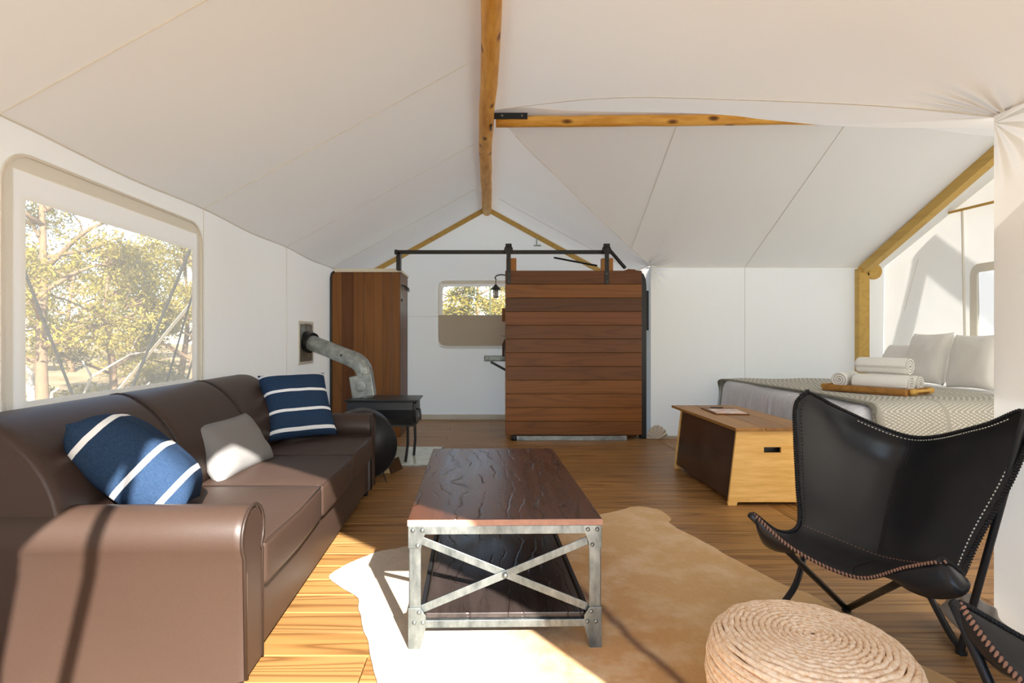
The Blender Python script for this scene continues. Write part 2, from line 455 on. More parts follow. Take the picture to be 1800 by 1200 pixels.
P = [(-.635, 1.475), (.86, 1.475)]+[(.86-.10+.10*math.cos(t), 1.14-.10*math.sin(t)) for t in [PI/2*i/6 for i in range(7)]]+[(-.535-.10*math.sin(t), 1.14-.10*math.cos(t)) for t in [PI/2*i/6 for i in range(7)]]
fl.prism(P, YB-.034, YB-.026).build('storm_flap', M_['canvas_tan'], w2, bevel=.003)

# right hand walls and the sleeping wing
wr = sheet('wall_right', [YF, .57, YW0], [0, 1.0, lambda a: ZE+.02], [], lambda a, z: (XR, a, z), M_['canvas_side'])
sheet('wall_right_rear', [YW1, YB], [0, 1.0, lambda a: ZE+.03], [], lambda a, z: (XR, a, z), M_['canvas'])
waf = sheet('wall_wing_back', [XR, 3.0, XE], [0, 1.0, lambda a: wing_z(a, YW1)+.03], [],
            lambda a, z: (a, YW1+bil(a, z, ZE, 1.38, 1.62, .02), z), M_['canvas'])
seam_line('seam', [(3.0, YW1-.002, z) for z in (0, .8, wing_z(3.0, YW1))], waf)
seam_line('seam', [(XR+(XE-XR)*i/16, YW1-.003, wing_z(XR+(XE-XR)*i/16, YW1)-.002) for i in range(17)], waf, .004)
MB().box(XR, XE, YW1-.02, YW1-.004, 0, .03).build('hem', M_['canvas_tan'], waf)
sheet('wall_wing_front', [XR, 3.2, XE], [0, 1.0, lambda a: wing_z(a, YW0)+.03], [], lambda a, z: (a, YW0, z), M_['canvas'])
end_top = lambda y: wing_z(XE, y)+.03
we = sheet('wall_wing_end', [YW0, 4.55, YWR, 5.28, 5.6, YW1], [0, 1.05, 1.76, end_top], [(4.55, 5.28, 1.05, 1.76)],
           lambda y, z: (XE-.012*math.sin(2*y)*math.sin(2*z), y, z), M_['canvas_end'])
w3 = struct(border(lambda p, d: (XE-.014-d, p[0], p[1]), rrect(4.47, 5.36, .97, 1.84, .1), rrect(4.55, 5.28, 1.05, 1.76, .03), .006).build('window_3', M_['canvas'], bevel=.003))
MB().box(XE+.002, XE+.004, 4.53, 5.30, 1.03, 1.78).build('screen', M_['frosted'], w3)
seam_line('seam', [(XE-.015, 6.20, 1.45), (XE-.015, 6.0, 1.98)], we)
# entrance wall behind the camera, its flaps tied open
P = [(XL, 0), (XL, ZE), (XC, ZR), (XR, ZE), (XR, 0), (1.40, 0), (1.36, 1.1), (1.33, 1.45), (1.245, 1.66), (.95, 2.06), (.82, 2.17), (.52, 2.46), (.18, 2.69),
     (.05, 2.69), (-.10, 2.49), (-.23, 2.29), (-.385, 2.06), (-.565, 1.857), (-.63, 1.5), (-.68, 0.8), (-.72, 0)]
struct(MB().prism(P, YF-.012, YF).build('wall_front', M_['canvas']))
# gathered corners of canvas at the floor
for k, (x, y) in enumerate(((XR, YW1), (XR, YW0))):
    m = MB()
    def fan(a, b, x=x, y=y, k=k):
        t = PI*(.5-a*1.0) if k == 0 else PI*(.5-a*1.0); r = .135*b*(1+.04*math.sin(a*40))
        return (x+.01+r*math.cos(t)*.9 if k == 0 else x-.07*math.sin(PI*a)*b+.02, y-.03-.03*(1-b)-.012*math.cos(a*44)*b if k == 0 else y-.16+.32*a, .135*b*math.sin(PI*a)+.004 if k == 1 else .006+r*abs(math.sin(t+PI/2))*0+.15*b*math.sin(PI*a*.98+.02)*(.95))
    def fan0(a, b, x=x, y=y):
        t = PI*.92*a; r = .15*b*(1+.03*math.sin(a*46))
        return (x+.03-r*math.cos(t)*.8+.03, y-.035-.035*(1-b)-.010*math.cos(a*46)*b, .004+r*math.sin(t)*1.0)
    def fan1(a, b, x=x, y=y):
        t = PI*.95*a; r = .17*b*(1+.03*math.sin(a*40))
        return (x-.05-.02*(1-b)-.008*math.cos(a*40)*b, y+.02-r*math.cos(t), .004+r*math.sin(t))
    m.grid((fan0, fan1)[k], 60, 6)
    struct(m.build('trim_%d' % (k+1), M_['canvas_tan'], smooth=True, solid=.006))

# ------------------------------------------------------------------ floor of pine planks
fl = struct(MB().box(XL-.05, XE+.05, YF-.9, YB+.05, -.16, -.028).build('floor', plain('subfloor', rgb(40, 26, 14), .9)))
random.seed(4)
def plank_mesh(L, w):
    m = MB(); m.box(0, L, 0, w, -.026, 0); me_o = m.build('plank', M_['floor'], fl, bevel=.003, seg=1); return me_o
PW = .163
protos = {}
def lay(x0, x1, y, w=PW-.003):
    key = round(x1-x0, 3)
    if key not in protos: o = protos[key] = plank_mesh(x1-x0, w)
    else: o = protos[key].copy(); C.objects.link(o); o.parent = fl
    o.location = (x0, y, random.uniform(-.0012, 0))
y = YF-.86; k = 0
while y < YB-.02:
    sp = (-.42, .55, -.9, .1)[k % 4]
    lay(XL+.005, sp-.002, y); lay(sp+.001, XR+.045, y)
    if YW0+.02 < y < YW1: lay(XR+.29, XE, y)
    y += PW; k += 1
for x in (XR+.05, XR+.17):
    for (ya, yb) in ((YF-.8, 2.15), (2.153, 4.6), (4.603, YB)):
        MB().box(0, .117, ya, yb, -.026, 0).build('plank', M_['floor_y'], fl, bevel=.003, seg=1, loc=(x, 0, 0))

# ------------------------------------------------------------------ outdoors: sandy ground
def ground_z(x, y):
    dx = max(XL-x, 0, x-XE); dy = max(YF-1-y, 0, y-YB); d = max(0, math.hypot(dx, dy)-1.0)
    return -.25+.80*smooth01(d/16)+.05*mnoise.noise(Vector((x*.6, y*.6, 0)))*min(1, d)
gm = NT('sand', .95, .05)
gv = gm.obj(); gm.color(gm.ramp(gm.noise(gv, 1.6, 6, .65), [(.3, rgb(116, 98, 70)), (.7, rgb(168, 146, 112))])); gm.bump(gm.noise(gv, 14, 5), .5, .05)
m = MB(); m.grid(lambda a, b: (lambda x, y: (x, y, ground_z(x, y)))(-45+90*a, -30+85*b), 120, 120)
struct(m.build('ground', gm.m, smooth=True))

# ------------------------------------------------------------------ poles and frames of the tent
def pole(pts, r0, r1, n=14, wob=.006, seed=0):
    random.seed(seed); k = len(pts); m = MB()
    P = [Vector(p)+Vector((random.uniform(-wob, wob), random.uniform(-wob, wob)*.3, random.uniform(-wob, wob)*.6)) for p in pts]
    return m.tube(P, [r0+(r1-r0)*i/(k-1)*1.0+random.uniform(-.0015, .0015) for i in range(k)], n)
rp = pole([(.03-.012*math.sin(i*.5), YF-.2+(7.96-YF+.2)*i/22, 2.925) for i in range(23)], .050, .066, seed=3)
tag(rp.build('ridge_pole', M_['log_y'], smooth=True), 'long peeled log ridge pole running down the peak of the canvas roof', 'pole')
wpole = root('wing_pole', 'peeled log pole joined sideways to the ridge pole by a black bracket', 'pole', (.10, YWR, 2.915))
pole([(.0+2.75*i/14, 0, .028*i/14) for i in range(15)], .046, .044, seed=5, wob=.004).build('log', M_['log_x'], wpole, smooth=True)
br = MB().box(-.045, .255, -.056, -.044, .005, .055).box(-.045, -.033, -.056, .03, -.06, .055).build('bracket', M_['black'], wpole, bevel=.002)
m = MB()
for x in (.05, .21): m.ball((x, -.057, .03), .011, 8, 5, (1, .5, 1))
m.build('bolt', M_['steel'], br, smooth=True, kind='stuff')

gf = root('gable_frame', 'pale wooden rafters forming the gable against the rear canvas wall', 'frame', (XC, YB-.05, 0))
for sx in (-1, 1):
    w = (XC-XL) if sx < 0 else (XR-XC)
    MB().bar((sx*.03, -.01, ZR-.055), (sx*(w-.03), -.01, ZE-.035), .04, .062, (0, 0, 1)).build('rafter', M_['frame_wood'], gf, bevel=.004)
m = MB().bar((.70, -.05, 2.545), (.70, -.05, 2.44), .05, .012, (1, 0, 0)).bar((.66, -.05, 2.44), (.76, -.05, 2.44), .05, .014)
m.build('bracket', M_['zinc'], gf, bevel=.002)

af = root('wing_timber', 'pale yellow timber post and sloping rafter framing the end of the sleeping wing', 'frame', (4.30, 6.44, 0))
MB().box(-.075, .045, -.04, .04, 0, 1.935).build('post', M_['frame_wood'], af, bevel=.004)
MB().bar((-.0, .02, 1.91), (-.0, -1.80, 2.765), .085, .10).build('rafter', M_['frame_wood'], af, bevel=.004)
m = MB(); m.lathe([(.001, -.02), (.085, -.02), (.09, -.012), (.09, .012), (.085, .02), (.001, .02)], 18, Matrix.Translation((.10, -.02, 1.90)) @ Matrix.Rotation(PI/2, 4, 'X'))
m.build('corner_disc', M_['frame_wood'], af, bevel=.003)
ef = root('wing_end_rods', 'thin tan cross bar and upright rod against the bright end canvas', 'frame', (XE-.05, 5.4, 0))
MB().tube([(0, .16, 2.375), (0, -.9, 2.35)], .013, 8).build('cross_bar', M_['frame_wood'], ef)
MB().tube([(.01, -.03, .30), (.01, .02, 2.36)], .010, 8).build('upright_rod', M_['seam'], ef)
MB().box(-.02, .02, -.055, -.005, 0, .31).build('foot', M_['frame_wood'], ef, bevel=.003)

# ------------------------------------------------------------------ wooden partition beside the stove
wp = root('wooden_partition', 'tall dark wooden partition of upright boards behind the black stove', 'partition', (-1.765, 6.60, 0))
xs = [0, .125, .255, .375, .49, .595, .70, .797]
random.seed(8)
for a, b in zip(xs, xs[1:]):
    MB().box(0, b-a-.003, 0, .022, 0, 1.915).build('board', M_['board_z'], wp, bevel=.0025, seg=1, loc=(a, random.uniform(-.001, .002), 0))
ys = [.024, .18, .34, .50, .655]
for a, b in zip(ys, ys[1:]):
    MB().box(-.022, 0, 0, b-a-.003, 0, 1.915).build('board', M_['board_z'], wp, bevel=.0025, seg=1, loc=(.797, a, 0))
MB().box(.03, .805, -.01, .03, 1.915, 1.955).build('top_cap', plain('white_cap', rgb(222, 216, 200), .6), wp, bevel=.003)
MB().box(.775, .81, .03, .66, 1.915, 1.945).build('top_cap', plain('white_cap_side', rgb(222, 216, 200), .6), wp, bevel=.003)
MB().tube([(-.006, 0, 0), (-.006, 0, 1.85), (.006, 0, 1.90), (.035, 0, 1.925)], .014, 8).build('edge_strip', M_['black'], wp)
hk = MB().box(.798, .806, .10, .50, 1.76, 1.785).build('hook_rail', M_['black'], wp, bevel=.002)
for i in range(4):
    MB().tube([(.806, .14+.105*i, 1.775), (.835, .14+.105*i, 1.77), (.845, .14+.105*i, 1.735), (.83, .14+.105*i, 1.72)], .006, 6).build('hook', M_['black'], hk)
MB().box(.798, .812, .09, .12, 1.58, 1.61).build('latch', M_['black'], wp, bevel=.003)

# ------------------------------------------------------------------ barn door, its rail, floor track and frame
bd = root('barn_door', 'sliding barn door of wide red-brown horizontal boards', 'door', (1.018, 6.45, .055))
HW, n = .772, 12; H = 1.862; bh = H/n
random.seed(11)
proto = None
for i in range(n):
    if proto is None: o = proto = MB().box(-HW, HW, -.015, .015, 0, bh-.004).build('board', M_['door'], bd, bevel=.003, seg=1)
    else: o = proto.copy(); C.objects.link(o); o.parent = bd
    o.location = (0, random.uniform(-.002, .002), i*bh)
MB().box(-HW+.01, HW-.01, .016, .04, .01, H-.01).build('backing_panel', M_['board_z'], bd)
for x in (-.735, .375):
    st = MB().box(x-.024, x+.024, -.026, -.017, H-.16, H+.255).build('hanger_strap', M_['black'], bd, bevel=.002)
    MB().lathe([(.001, -.012), (.05, -.012), (.05, .012), (.001, .012)], 20, Matrix.Translation((x, -.005, H+.235)) @ Matrix.Rotation(PI/2, 4, 'X')).build('wheel', M_['black'], st, bevel=.003)
    MB().box(x-.035, x+.035, -.03, .012, H+.262, H+.30).build('end_cap', M_['black'], st, bevel=.004)
    b = MB()
    for z in (H-.13, H-.04): b.ball((x, -.027, z), .009, 8, 5, (1, .5, 1))
    b.build('bolt', M_['steel'], st, kind='stuff')
dr = root('door_rail', 'black steel rail carrying the barn door above the opening', 'rail', (.22, 6.49, 2.13))
MB().box(-1.22, 1.24, -.012, .012, -.022, .022).build('bar', M_['black'], dr, bevel=.002)
MB().box(-1.215, -1.17, -.012, .10, -.20, .0).build('bracket', M_['black'], dr, bevel=.002)
MB().box(-1.235, -1.20, -.02, .02, -.026, .026).build('end_stop', M_['black'], dr, bevel=.004)
MB().bar((1.22, .02, .03), (1.42, .10, -.17), .03, .03).build('brace', M_['black'], dr, bevel=.002)
MB().tube([(.62, .30, -.02), (1.10, .12, -.14)], .012, 6).build('cable', M_['black'], dr)
ft = root('floor_track', 'grey metal track on the floor along the bottom of the barn door', 'track', (.99, 6.405, 0))
MB().box(-.62, .62, -.025, .028, 0, .05).build('channel', M_['zinc'], ft, bevel=.004)
MB().lathe([(.001, 0), (.028, 0), (.03, .02), (.03, .04), (.02, .058), (.001, .06)], 14, Matrix.Translation((-.65, 0, 0))).build('stop', M_['black'], ft, smooth=True)
df = root('bath_frame', 'timber posts and black edge post standing behind the barn door', 'frame', (1.0, 6.58, 0))
for x0, x1 in ((-.735, -.62), (.37, .50)):
    MB().box(x0, x1, .0, .09, 0, 2.075).build('post', M_['post'], df, bevel=.003)
P = [(.80, 0), (.865, 0), (.865, 1.75), (.858, 1.82), (.835, 1.88), (.79, 1.925), (.79, 1.88), (.80, 1.80)]
MB().prism(P, -.07, .03).build('edge_post', M_['black'], df, bevel=.004)
MB().prism([(.62, 1.88), (.80, 1.88), (.80, 1.915), (.75, 1.945), (.68, 1.95), (.62, 1.93)], .0, .05).build('top_rail', M_['board_z'], df, bevel=.004)
MB().box(-.66, .8, .10, .13, 0, 1.90).build('lining_panel', M_['board_z'], df)
bp = root('bath_partition', 'wooden bathroom screen mostly hidden behind the barn door', 'partition', (.36, 7.35, 0))
MB().box(-.02, 1.5, -.02, .02, 0, 1.9).build('panel', M_['board_z'], bp)
MB().box(-.05, .0, -.03, .03, 0, 1.9).build('edge_post', M_['post'], bp, bevel=.003)
# sink tray, little shelf and lantern, all fixed to that screen
sk = root('sink_tray', 'grey metal tray shelf on a black bracket sticking out beside the barn door', 'shelf', (.31, 7.30, .86))
m = MB().box(-.30, 0, -.22, .0, 0, .012); m.box(-.30, -.288, -.22, 0, .012, .065); m.box(-.30, 0, -.22, -.208, .012, .065); m.box(-.30, 0, -.012, 0, .012, .065)
m.build('tray', M_['steel'], sk, bevel=.003)
MB().bar((-.22, -.11, -.01), (.0, -.11, -.13), .03, .03).build('bracket', M_['black'], sk, bevel=.002)
MB().box(-.012, .0, -.14, -.08, -.16, .0).build('wall_plate', M_['black'], sk, bevel=.002)
sb = root('soap_shelf', 'small wooden block shelf at the edge of the barn door', 'shelf', (.31, 7.30, 1.36))
MB().box(-.075, .0, -.10, .0, 0, .16).build('block', M_['board_z'], sb, bevel=.003)
MB().box(-.075, .0, -.10, .0, .16, .17).build('top', M_['post'], sb, bevel=.002)
bt = root('soap_bottle', 'dark soap bottle standing on the grey metal tray', 'bottle', (.27, 7.19, .8735))
MB().lathe([(.001, 0), (.034, 0), (.036, .02), (.036, .20), (.02, .23), (.014, .24), (.014, .26), (.001, .26)], 14).build('body', plain('amber_glass', rgb(70, 32, 14), .2, .5), bt, smooth=True)
MB().tube([(0, 0, .26), (0, 0, .30), (-.05, 0, .305)], .006, 6).build('pump', M_['zinc'], bt)
ln = root('lantern', 'small black lantern hanging from a curved iron hook beside the barn door', 'lamp', (.335, 7.25, 1.72))
MB().tube([(0, 0, .20), (-.05, -.02, .228), (-.12, -.03, .235), (-.175, -.03, .22), (-.19, -.03, .19), (-.178, -.03, .175)], .008, 8).build('hook', M_['black'], ln)
MB().box(-.01, .012, -.02, .02, .12, .24).build('wall_plate', M_['black'], ln, bevel=.003)
T = Matrix.Translation((-.18, -.03, 0))
MB().lathe([(.001, .115), (.012, .11), (.03, .085), (.066, .05), (.066, .043), (.001, .043)], 16, T).build('hood', M_['black'], ln)
MB().tube([(-.18, -.03, .11), (-.18, -.03, .16), (-.172, -.03, .178)], .005, 6).build('ring', M_['black'], ln)
gl = MB().lathe([(.001, -.05), (.026, -.05), (.03, -.01), (.028, .045), (.001, .045)], 14, T).build('glass', plain('lantern_glass', (.8, .8, .76), .15, .5), ln, smooth=True)
m = MB()
for a in range(4): m.tube([(-.18+.032*math.cos(a*PI/2), -.03+.032*math.sin(a*PI/2), .045), (-.18+.028*math.cos(a*PI/2), -.03+.028*math.sin(a*PI/2), -.055)], .003, 5)
m.lathe([(.001, -.062), (.03, -.06), (.03, -.052), (.001, -.05)], 14, T).build('cage', M_['black'], ln)
bx = root('wall_box', 'narrow black box mounted on the canvas beside the barn door edge', 'box', (1.905, 6.66, 1.24))
MB().box(-.045, .012, -.06, .10, 0, .46).build('case', M_['black'], bx, bevel=.004)
MB().box(-.048, -.04, -.05, .09, .18, .24).build('latch', M_['steel'], bx)

# ------------------------------------------------------------------ wood stove, flue and hearth
hp = root('hearth_pad', 'pale green grey stone hearth slab under the stove', 'hearth', (-1.05, 5.53, 0))
st_m = NT('hearth_stone', .14, .5); st_m.color(st_m.ramp(st_m.noise(st_m.obj(), 6, 6, .7), [(.3, rgb(176, 188, 176)), (.7, rgb(206, 214, 202))]))
MB().box(-.65, .62, -.42, .42, 0, .016).build('slab', st_m.m, hp, bevel=.004)
MB().box(-.655, .625, -.43, -.42, 0, .012).build('edge_strip', M_['zinc'], hp)
MB().box(-.655, .625, .42, .43, 0, .012).build('edge_strip', M_['zinc'], hp)
sv = root('wood_stove', 'black steel wood stove on thin legs with a zinc flue pipe', 'stove', (-.93, 5.36, 0))
# firebox: flat top, rounded belly
P = [(-.20, .575), (.20, .575), (.215, .50), (.20, .42), (.15, .355), (.07, .325), (-.07, .325), (-.15, .355), (-.20, .42), (-.215, .50)]
MB().prism(P, -.31, .29, 'x').build('firebox', M_['stove'], sv, bevel=.006)
MB().box(-.33, .335, -.225, .225, .575, .59).build('top_plate', M_['stove'], sv, bevel=.003)
P2 = [(p[0]*.82, .46+(p[1]-.46)*.82) for p in P]
dd = MB().prism(P2, .29, .312, 'x').build('door', M_['stove'], sv, bevel=.003)
MB().tube([(.312, -.13, .50), (.345, -.14, .50), (.352, -.15, .44), (.35, -.15, .40)], .010, 8).build('handle', M_['black'], dd)
MB().lathe([(.001, 0), (.028, 0), (.028, .01), (.001, .012)], 14, Matrix.Translation((.312, .05, .42)) @ Matrix.Rotation(PI/2, 4, 'Y')).build('air_vent', M_['zinc'], dd)
for (x, y, dx) in ((.235, -.14, -.0), (.265, .14, .01), (-.25, -.14, -.02), (-.25, .14, -.02)):
    MB().tube([(x, y, .345), (x+dx*.5, y, .18), (x+dx-.02*(1 if x > 0 else -1), y*1.08, .016)], .013, 8).build('leg', M_['black'], sv)
fp = MB().tube([(-.20, .05, .59), (-.20, .05, .64)], .085, 18).build('flue_pipe', M_['zinc'], sv, smooth=False)
elbow = [(-.20, .05, .72), (-.20, .055, .80), (-.21, .06, .85), (-.24, .07, .895), (-.285, .09, .93), (-.35, .12, .955)]
MB().tube(elbow, .082, 18).build('elbow', M_['zinc'], fp)
MB().tube([(-.33, .11, .948), (-.60, .24, 1.04), (-.82, .35, 1.11)], [.078, .078, .078], 18).build('upper_pipe', M_['zinc'], fp, smooth=False)
MB().tube([(-.79, .335, 1.10), (-.86, .37, 1.122)], .105, 18).build('collar', M_['black'], fp)
R = Matrix.Translation((-.205, -.045, .70)) @ Matrix.Rotation(math.radians(-9), 4, 'Y')
bxd = MB(); bxd.rbox(-.105, .105, -.02, .10, -.105, .105, .01, (1, 1, 1), M=R)
bxd.build('damper_box', M_['zinc'], fp)
MB().ball((0, 0, 0), .05, 14, 6, (1, .12, 1)).build('damper_disc', M_['zinc'], fp, loc=(-.215, -.068, .70))
MB().box(-.02, .02, -.03, .0, .085, .125, R).build('spring_clip', M_['zinc'], fp, bevel=.003)
m = MB().ball((-.43, .075, .985), .012, 6, 4); m.build('rivet', M_['black'], fp)
ff = root('flue_flange', 'crumpled foil heat shield plate where the flue leaves the canvas wall', 'plate', (XL+.004, 5.78, 1.11))
m = MB(); random.seed(2)
pts = {}
def crump(a, b):
    e = min(a, b, 1-a, 1-b); return (.004+.05*max(0, .5-math.hypot(a-.6, b-.6))*1.6+(.010*mnoise.noise(Vector((a*5, b*5, 1))) if e > .02 else 0), -.21+.42*a, -.20+.385*b)
m.grid(crump, 12, 12); m.build('foil_shield', M_['foil'], ff)
border(lambda p, d: (d, p[0], p[1]), rrect(-.235, .235, -.225, .21, .01), rrect(-.205, .205, -.195, .18, .01), .008).build('sewn_edge', M_['seam'], ff)

# black hoop of a log holder and the split log by it
lh = root('log_holder', 'round black sheet metal log holder between the sofa and the stove', 'log holder', (-.985, 4.62, 0), math.radians(14))
m = MB(); rr = .265; cz = .30
for (r0, y0) in ((rr, -.17), (rr, .17)): pass
m.grid(lambda a, b: (rr*math.sin(2*PI*a), -.15+.30*b, cz-rr*math.cos(2*PI*a)), 48, 2)
hoop = m.build('hoop', M_['stove'], lh, smooth=True, solid=.008)
disc = MB(); disc.lathe([(.001, -.012), (.12, -.010), (.22, -.002), (.258, .012), (.262, .02), (.001, .02)], 48, Matrix.Translation((0, -.13, cz)) @ Matrix.Rotation(PI/2, 4, 'X'))
disc.build('front_disc', M_['stove'], lh, smooth=True)
for x in (-.15, .16):
    for y in (-.13, .13):
        MB().tube([(x, y, .08), (x*1.15, y, .0)], .006, 6).build('foot', M_['black'], lh)
lg = root('split_log', 'pale split log lying on the floor behind the log holder', 'log', (-.80, 4.93, 0), math.radians(70))
m = MB(); m.prism([(-.05, 0), (.05, 0), (.035, .07), (-.01, .10)], -.10, .10, 'x')
m.build('wood', plain('log_end', rgb(214, 186, 140), .8, .1, 0, 20, .2), lg, bevel=.006)
MB().prism([(-.06, 0), (-.05, 0), (-.01, .10), (-.018, .105)], -.10, .10, 'x').build('bark', plain('bark', rgb(70, 50, 34), .95, .05, 0, 30, .4), lg)

# ------------------------------------------------------------------ sofa
def leather(name, col, rough, sheen=.0):
    m = NT(name, rough, .38)
    v = m.obj(); f = m.noise(v, 3, 3); g = m.n('TexVoronoi', {'Vector': v, 'Scale': 240.0}).outputs['Distance']
    m.color(m.mix(f, tuple(c*.9 for c in col), tuple(c*1.1 for c in col)))
    h = m.math('ADD', m.math('MULTIPLY', g, .10), m.math('MULTIPLY', m.noise(v, 7, 3), .9))
    m.bump(h, .12, .01)
    if sheen:
        m.b.inputs['Sheen Weight'].default_value = sheen; m.b.inputs['Sheen Roughness'].default_value = .5
    return m.m
M_['leather'] = leather('brown_leather', rgb(59, 44, 36), .47, .0)
M_['piping'] = leather('brown_piping', rgb(44, 32, 26), .45)
sofa = root('leather_sofa', 'long dark brown leather three seat sofa with rolled arms under the window', 'sofa', (-.757, 1.815, 0), math.radians(1.27))
SL = 2.42; L = M_['leather']
MB().rbox(-.95, -.025, .05, SL-.05, .055, .282, .012, (6, 14, 2)).build('base', L, sofa, smooth=True)
def arm(mir):
    prof = [(.0, .05), (.0, .40), (-.012, .425)]
    c = (.060, .508); r = .0935
    for i in range(15):
        t = math.radians(218-i*(258/14)); prof.append((c[0]+r*math.cos(t), c[1]+r*math.sin(t)))
    prof += [(.142, .43), (.142, .05)]
    if mir: prof = [(SL-y, z) for y, z in prof]
    m = MB(); n = len(prof); xs = [-.945, -.90, -.6, -.3, -.03, -.008, .0]; ins = [0, 0, 0, 0, 0, .006, .016]
    cy = sum(p[0] for p in prof)/n; cz = .35
    def P(x, k, q): 
        y, z = prof[k]; d = Vector((y-cy, z-cz)); L_ = d.length; d = d/L_*(L_-q); return (x, cy+d.x, cz+d.y)
    vs = [P(x, k, q) for x, q in zip(xs, ins) for k in range(n)]
    fs = [(i*n+k, i*n+(k+1) % n, (i+1)*n+(k+1) % n, (i+1)*n+k) for i in range(len(xs)-1) for k in range(n)]
    fs += [tuple(range(n))[::-1], tuple((len(xs)-1)*n+k for k in range(n))]
    m.add(vs, fs); a = m.build('arm', L, sofa, smooth=False)
    for p in a.data.polygons: p.use_smooth = len(p.vertices) == 4
    b = a.modifiers.new('es', 'EDGE_SPLIT'); b.split_angle = math.radians(40)
    pts = [(-.001, y, z) for y, z in prof[1:-1]]
    MB().tube([pts[0][:2]+(.06,)]+pts[2:]+[pts[-1][:2]+(.06,)], .006, 6).build('piping', M_['piping'], a, smooth=True)
    s = 1 if not mir else -1; y0 = 0 if not mir else SL
    MB().tube([(-.94, y0-.002*s, .418), (-.02, y0-.002*s, .418)], .005, 6).build('seam', M_['piping'], a)
arm(False); arm(True)
ysq = [.146, .905, 1.61, 2.274]
for i, (a, b) in enumerate(zip(ysq, ysq[1:])):
    def crown(p, a=a, b=b):
        t = (p.y-a)/(b-a); s = (p.x+.60)/.615
        k = math.sin(PI*max(0, min(1, t)))*math.sin(PI*max(0, min(1, s*.9+.05)))
        dz = .022*k if p.z > .37 else 0
        return (p.x+(.012*math.sin(PI*t) if p.x > -.1 else 0), p.y, p.z+dz)
    c = MB().rbox(-.60, .008, a+.003, b-.003, .292, .447, .022, (8, 8, 2), crown).build('seat_cushion', L, sofa, smooth=True)
    for z in (.443, .300):
        MB().tube([(-.58, a+.006, z), (-.02, a+.006, z), (.003, a+.02, z), (.012, (a+b)/2, z), (.003, b-.02, z), (-.02, b-.006, z), (-.58, b-.006, z)], .0048, 6).build('piping', M_['piping'], c, smooth=True)
prof = [Vector(p) for p in ((-.62, .40), (-.585, .50), (-.592, .60), (-.635, .71), (-.715, .81), (-.80, .875), (-.87, .898), (-.935, .885), (-.972, .83), (-.985, .70), (-.985, .25))]
yb = [.004, .785, 1.56, 2.385]
for i, (a, b) in enumerate(zip(yb, yb[1:])):
    def bk(u, v, a=a, b=b, i=i):
        p = cr(prof, v); y = a+(b-a)*u
        e0 = min(1, (y-a)/.05); e1 = min(1, (b-y)/.05)
        q = (1-math.sqrt(max(0, 1-(1-e0)**2)))+(1-math.sqrt(max(0, 1-(1-e1)**2)))
        d = .018*q
        if (i == 0 and y < .20) or (i == 2 and y > 2.15):
            t = (.20-y)/.17 if i == 0 else (y-2.15)/.235; d += (.09 if i else .0)*max(0, t)**2.2
        c = Vector((-.83, .60)); w = p-c; l = w.length
        w = w/l*(l-d)+c
        return (w.x, y, w.y)
    m = MB()
    us = [0, .008, .02, .04, .066]+[.066+(.868)*k/12 for k in range(1, 12)]+[.934, .96, .98, .992, 1]
    def g(s, t): 
        k = s*(len(us)-1); k0 = min(int(k+1e-6), len(us)-1); return bk(us[k0], t)
    m.grid(g, len(us)-1, 30)
    m.f.append(tuple(range(31))); m.f.append(tuple((len(us)-1)*31+k for k in range(31))[::-1])
    o = m.build('back_cushion', L, sofa, smooth=True)
    for p in o.data.polygons[-2:]: p.use_smooth = False
    if i < 2:
        MB().tube([(cr(prof, t).x+.015*0-.012*0, b, cr(prof, t).y-.0) for t in [k/24 for k in range(2, 20)]], .0035, 6).build('seam', M_['piping'], o)
MB().box(-.983, -.96, .04, SL-.04, .06, .84).build('back_panel', L, sofa)
for x in (-.06, -.90):
    for y in (.07, SL-.07):
        MB().lathe([(.001, 0), (.022, 0), (.026, .02), (.022, .05), (.018, .06), (.001, .06)], 12, Matrix.Translation((x, y, 0))).build('foot', M_['black'], sofa, smooth=True)

# ------------------------------------------------------------------ cushions
def pillow_mesh(name, mat, w, h, t, seed=0, pinch=.07, plump=.55, wr=.006, pipe=None):
    m = MB(); n = 22
    def side(sg):
        def fn(a, b):
            u, v = 2*a-1, 2*b-1
            x = w/2*u*(1-pinch*(1-abs(u))**0*(1-v*v)*(abs(u)**3)); y = h/2*v*(1-pinch*(1-u*u)*(abs(v)**3))
            k = max(0, (1-u**4)*(1-v**4)); z = sg*t/2*k**plump
            z += sg*wr*mnoise.noise(Vector((u*2.5+seed, v*2.5, sg*3)))*k**.4
            return (x, y, z)
        return fn
    m.grid(side(1), n, n); o = len(m.v); m.grid(side(-1), n, n)
    # flip the lower side and weld the rim
    k = n*n; m.f[k:] = [q[::-1] for q in m.f[k:]]
    ob = m.build(name, mat, smooth=True)
    bm = bmesh.new(); bm.from_mesh(ob.data); bmesh.ops.remove_doubles(bm, verts=bm.verts, dist=.0004); bm.to_mesh(ob.data); bm.free()
    return ob
def orient(o, c, a, b):
    a = Vector(a).normalized(); b = Vector(b); b = (b-a*b.dot(a)).normalized(); n = a.cross(b)
    o.matrix_world = Matrix(((a.x, b.x, n.x, c[0]), (a.y, b.y, n.y, c[1]), (a.z, b.z, n.z, c[2]), (0, 0, 0, 1)))
    return o
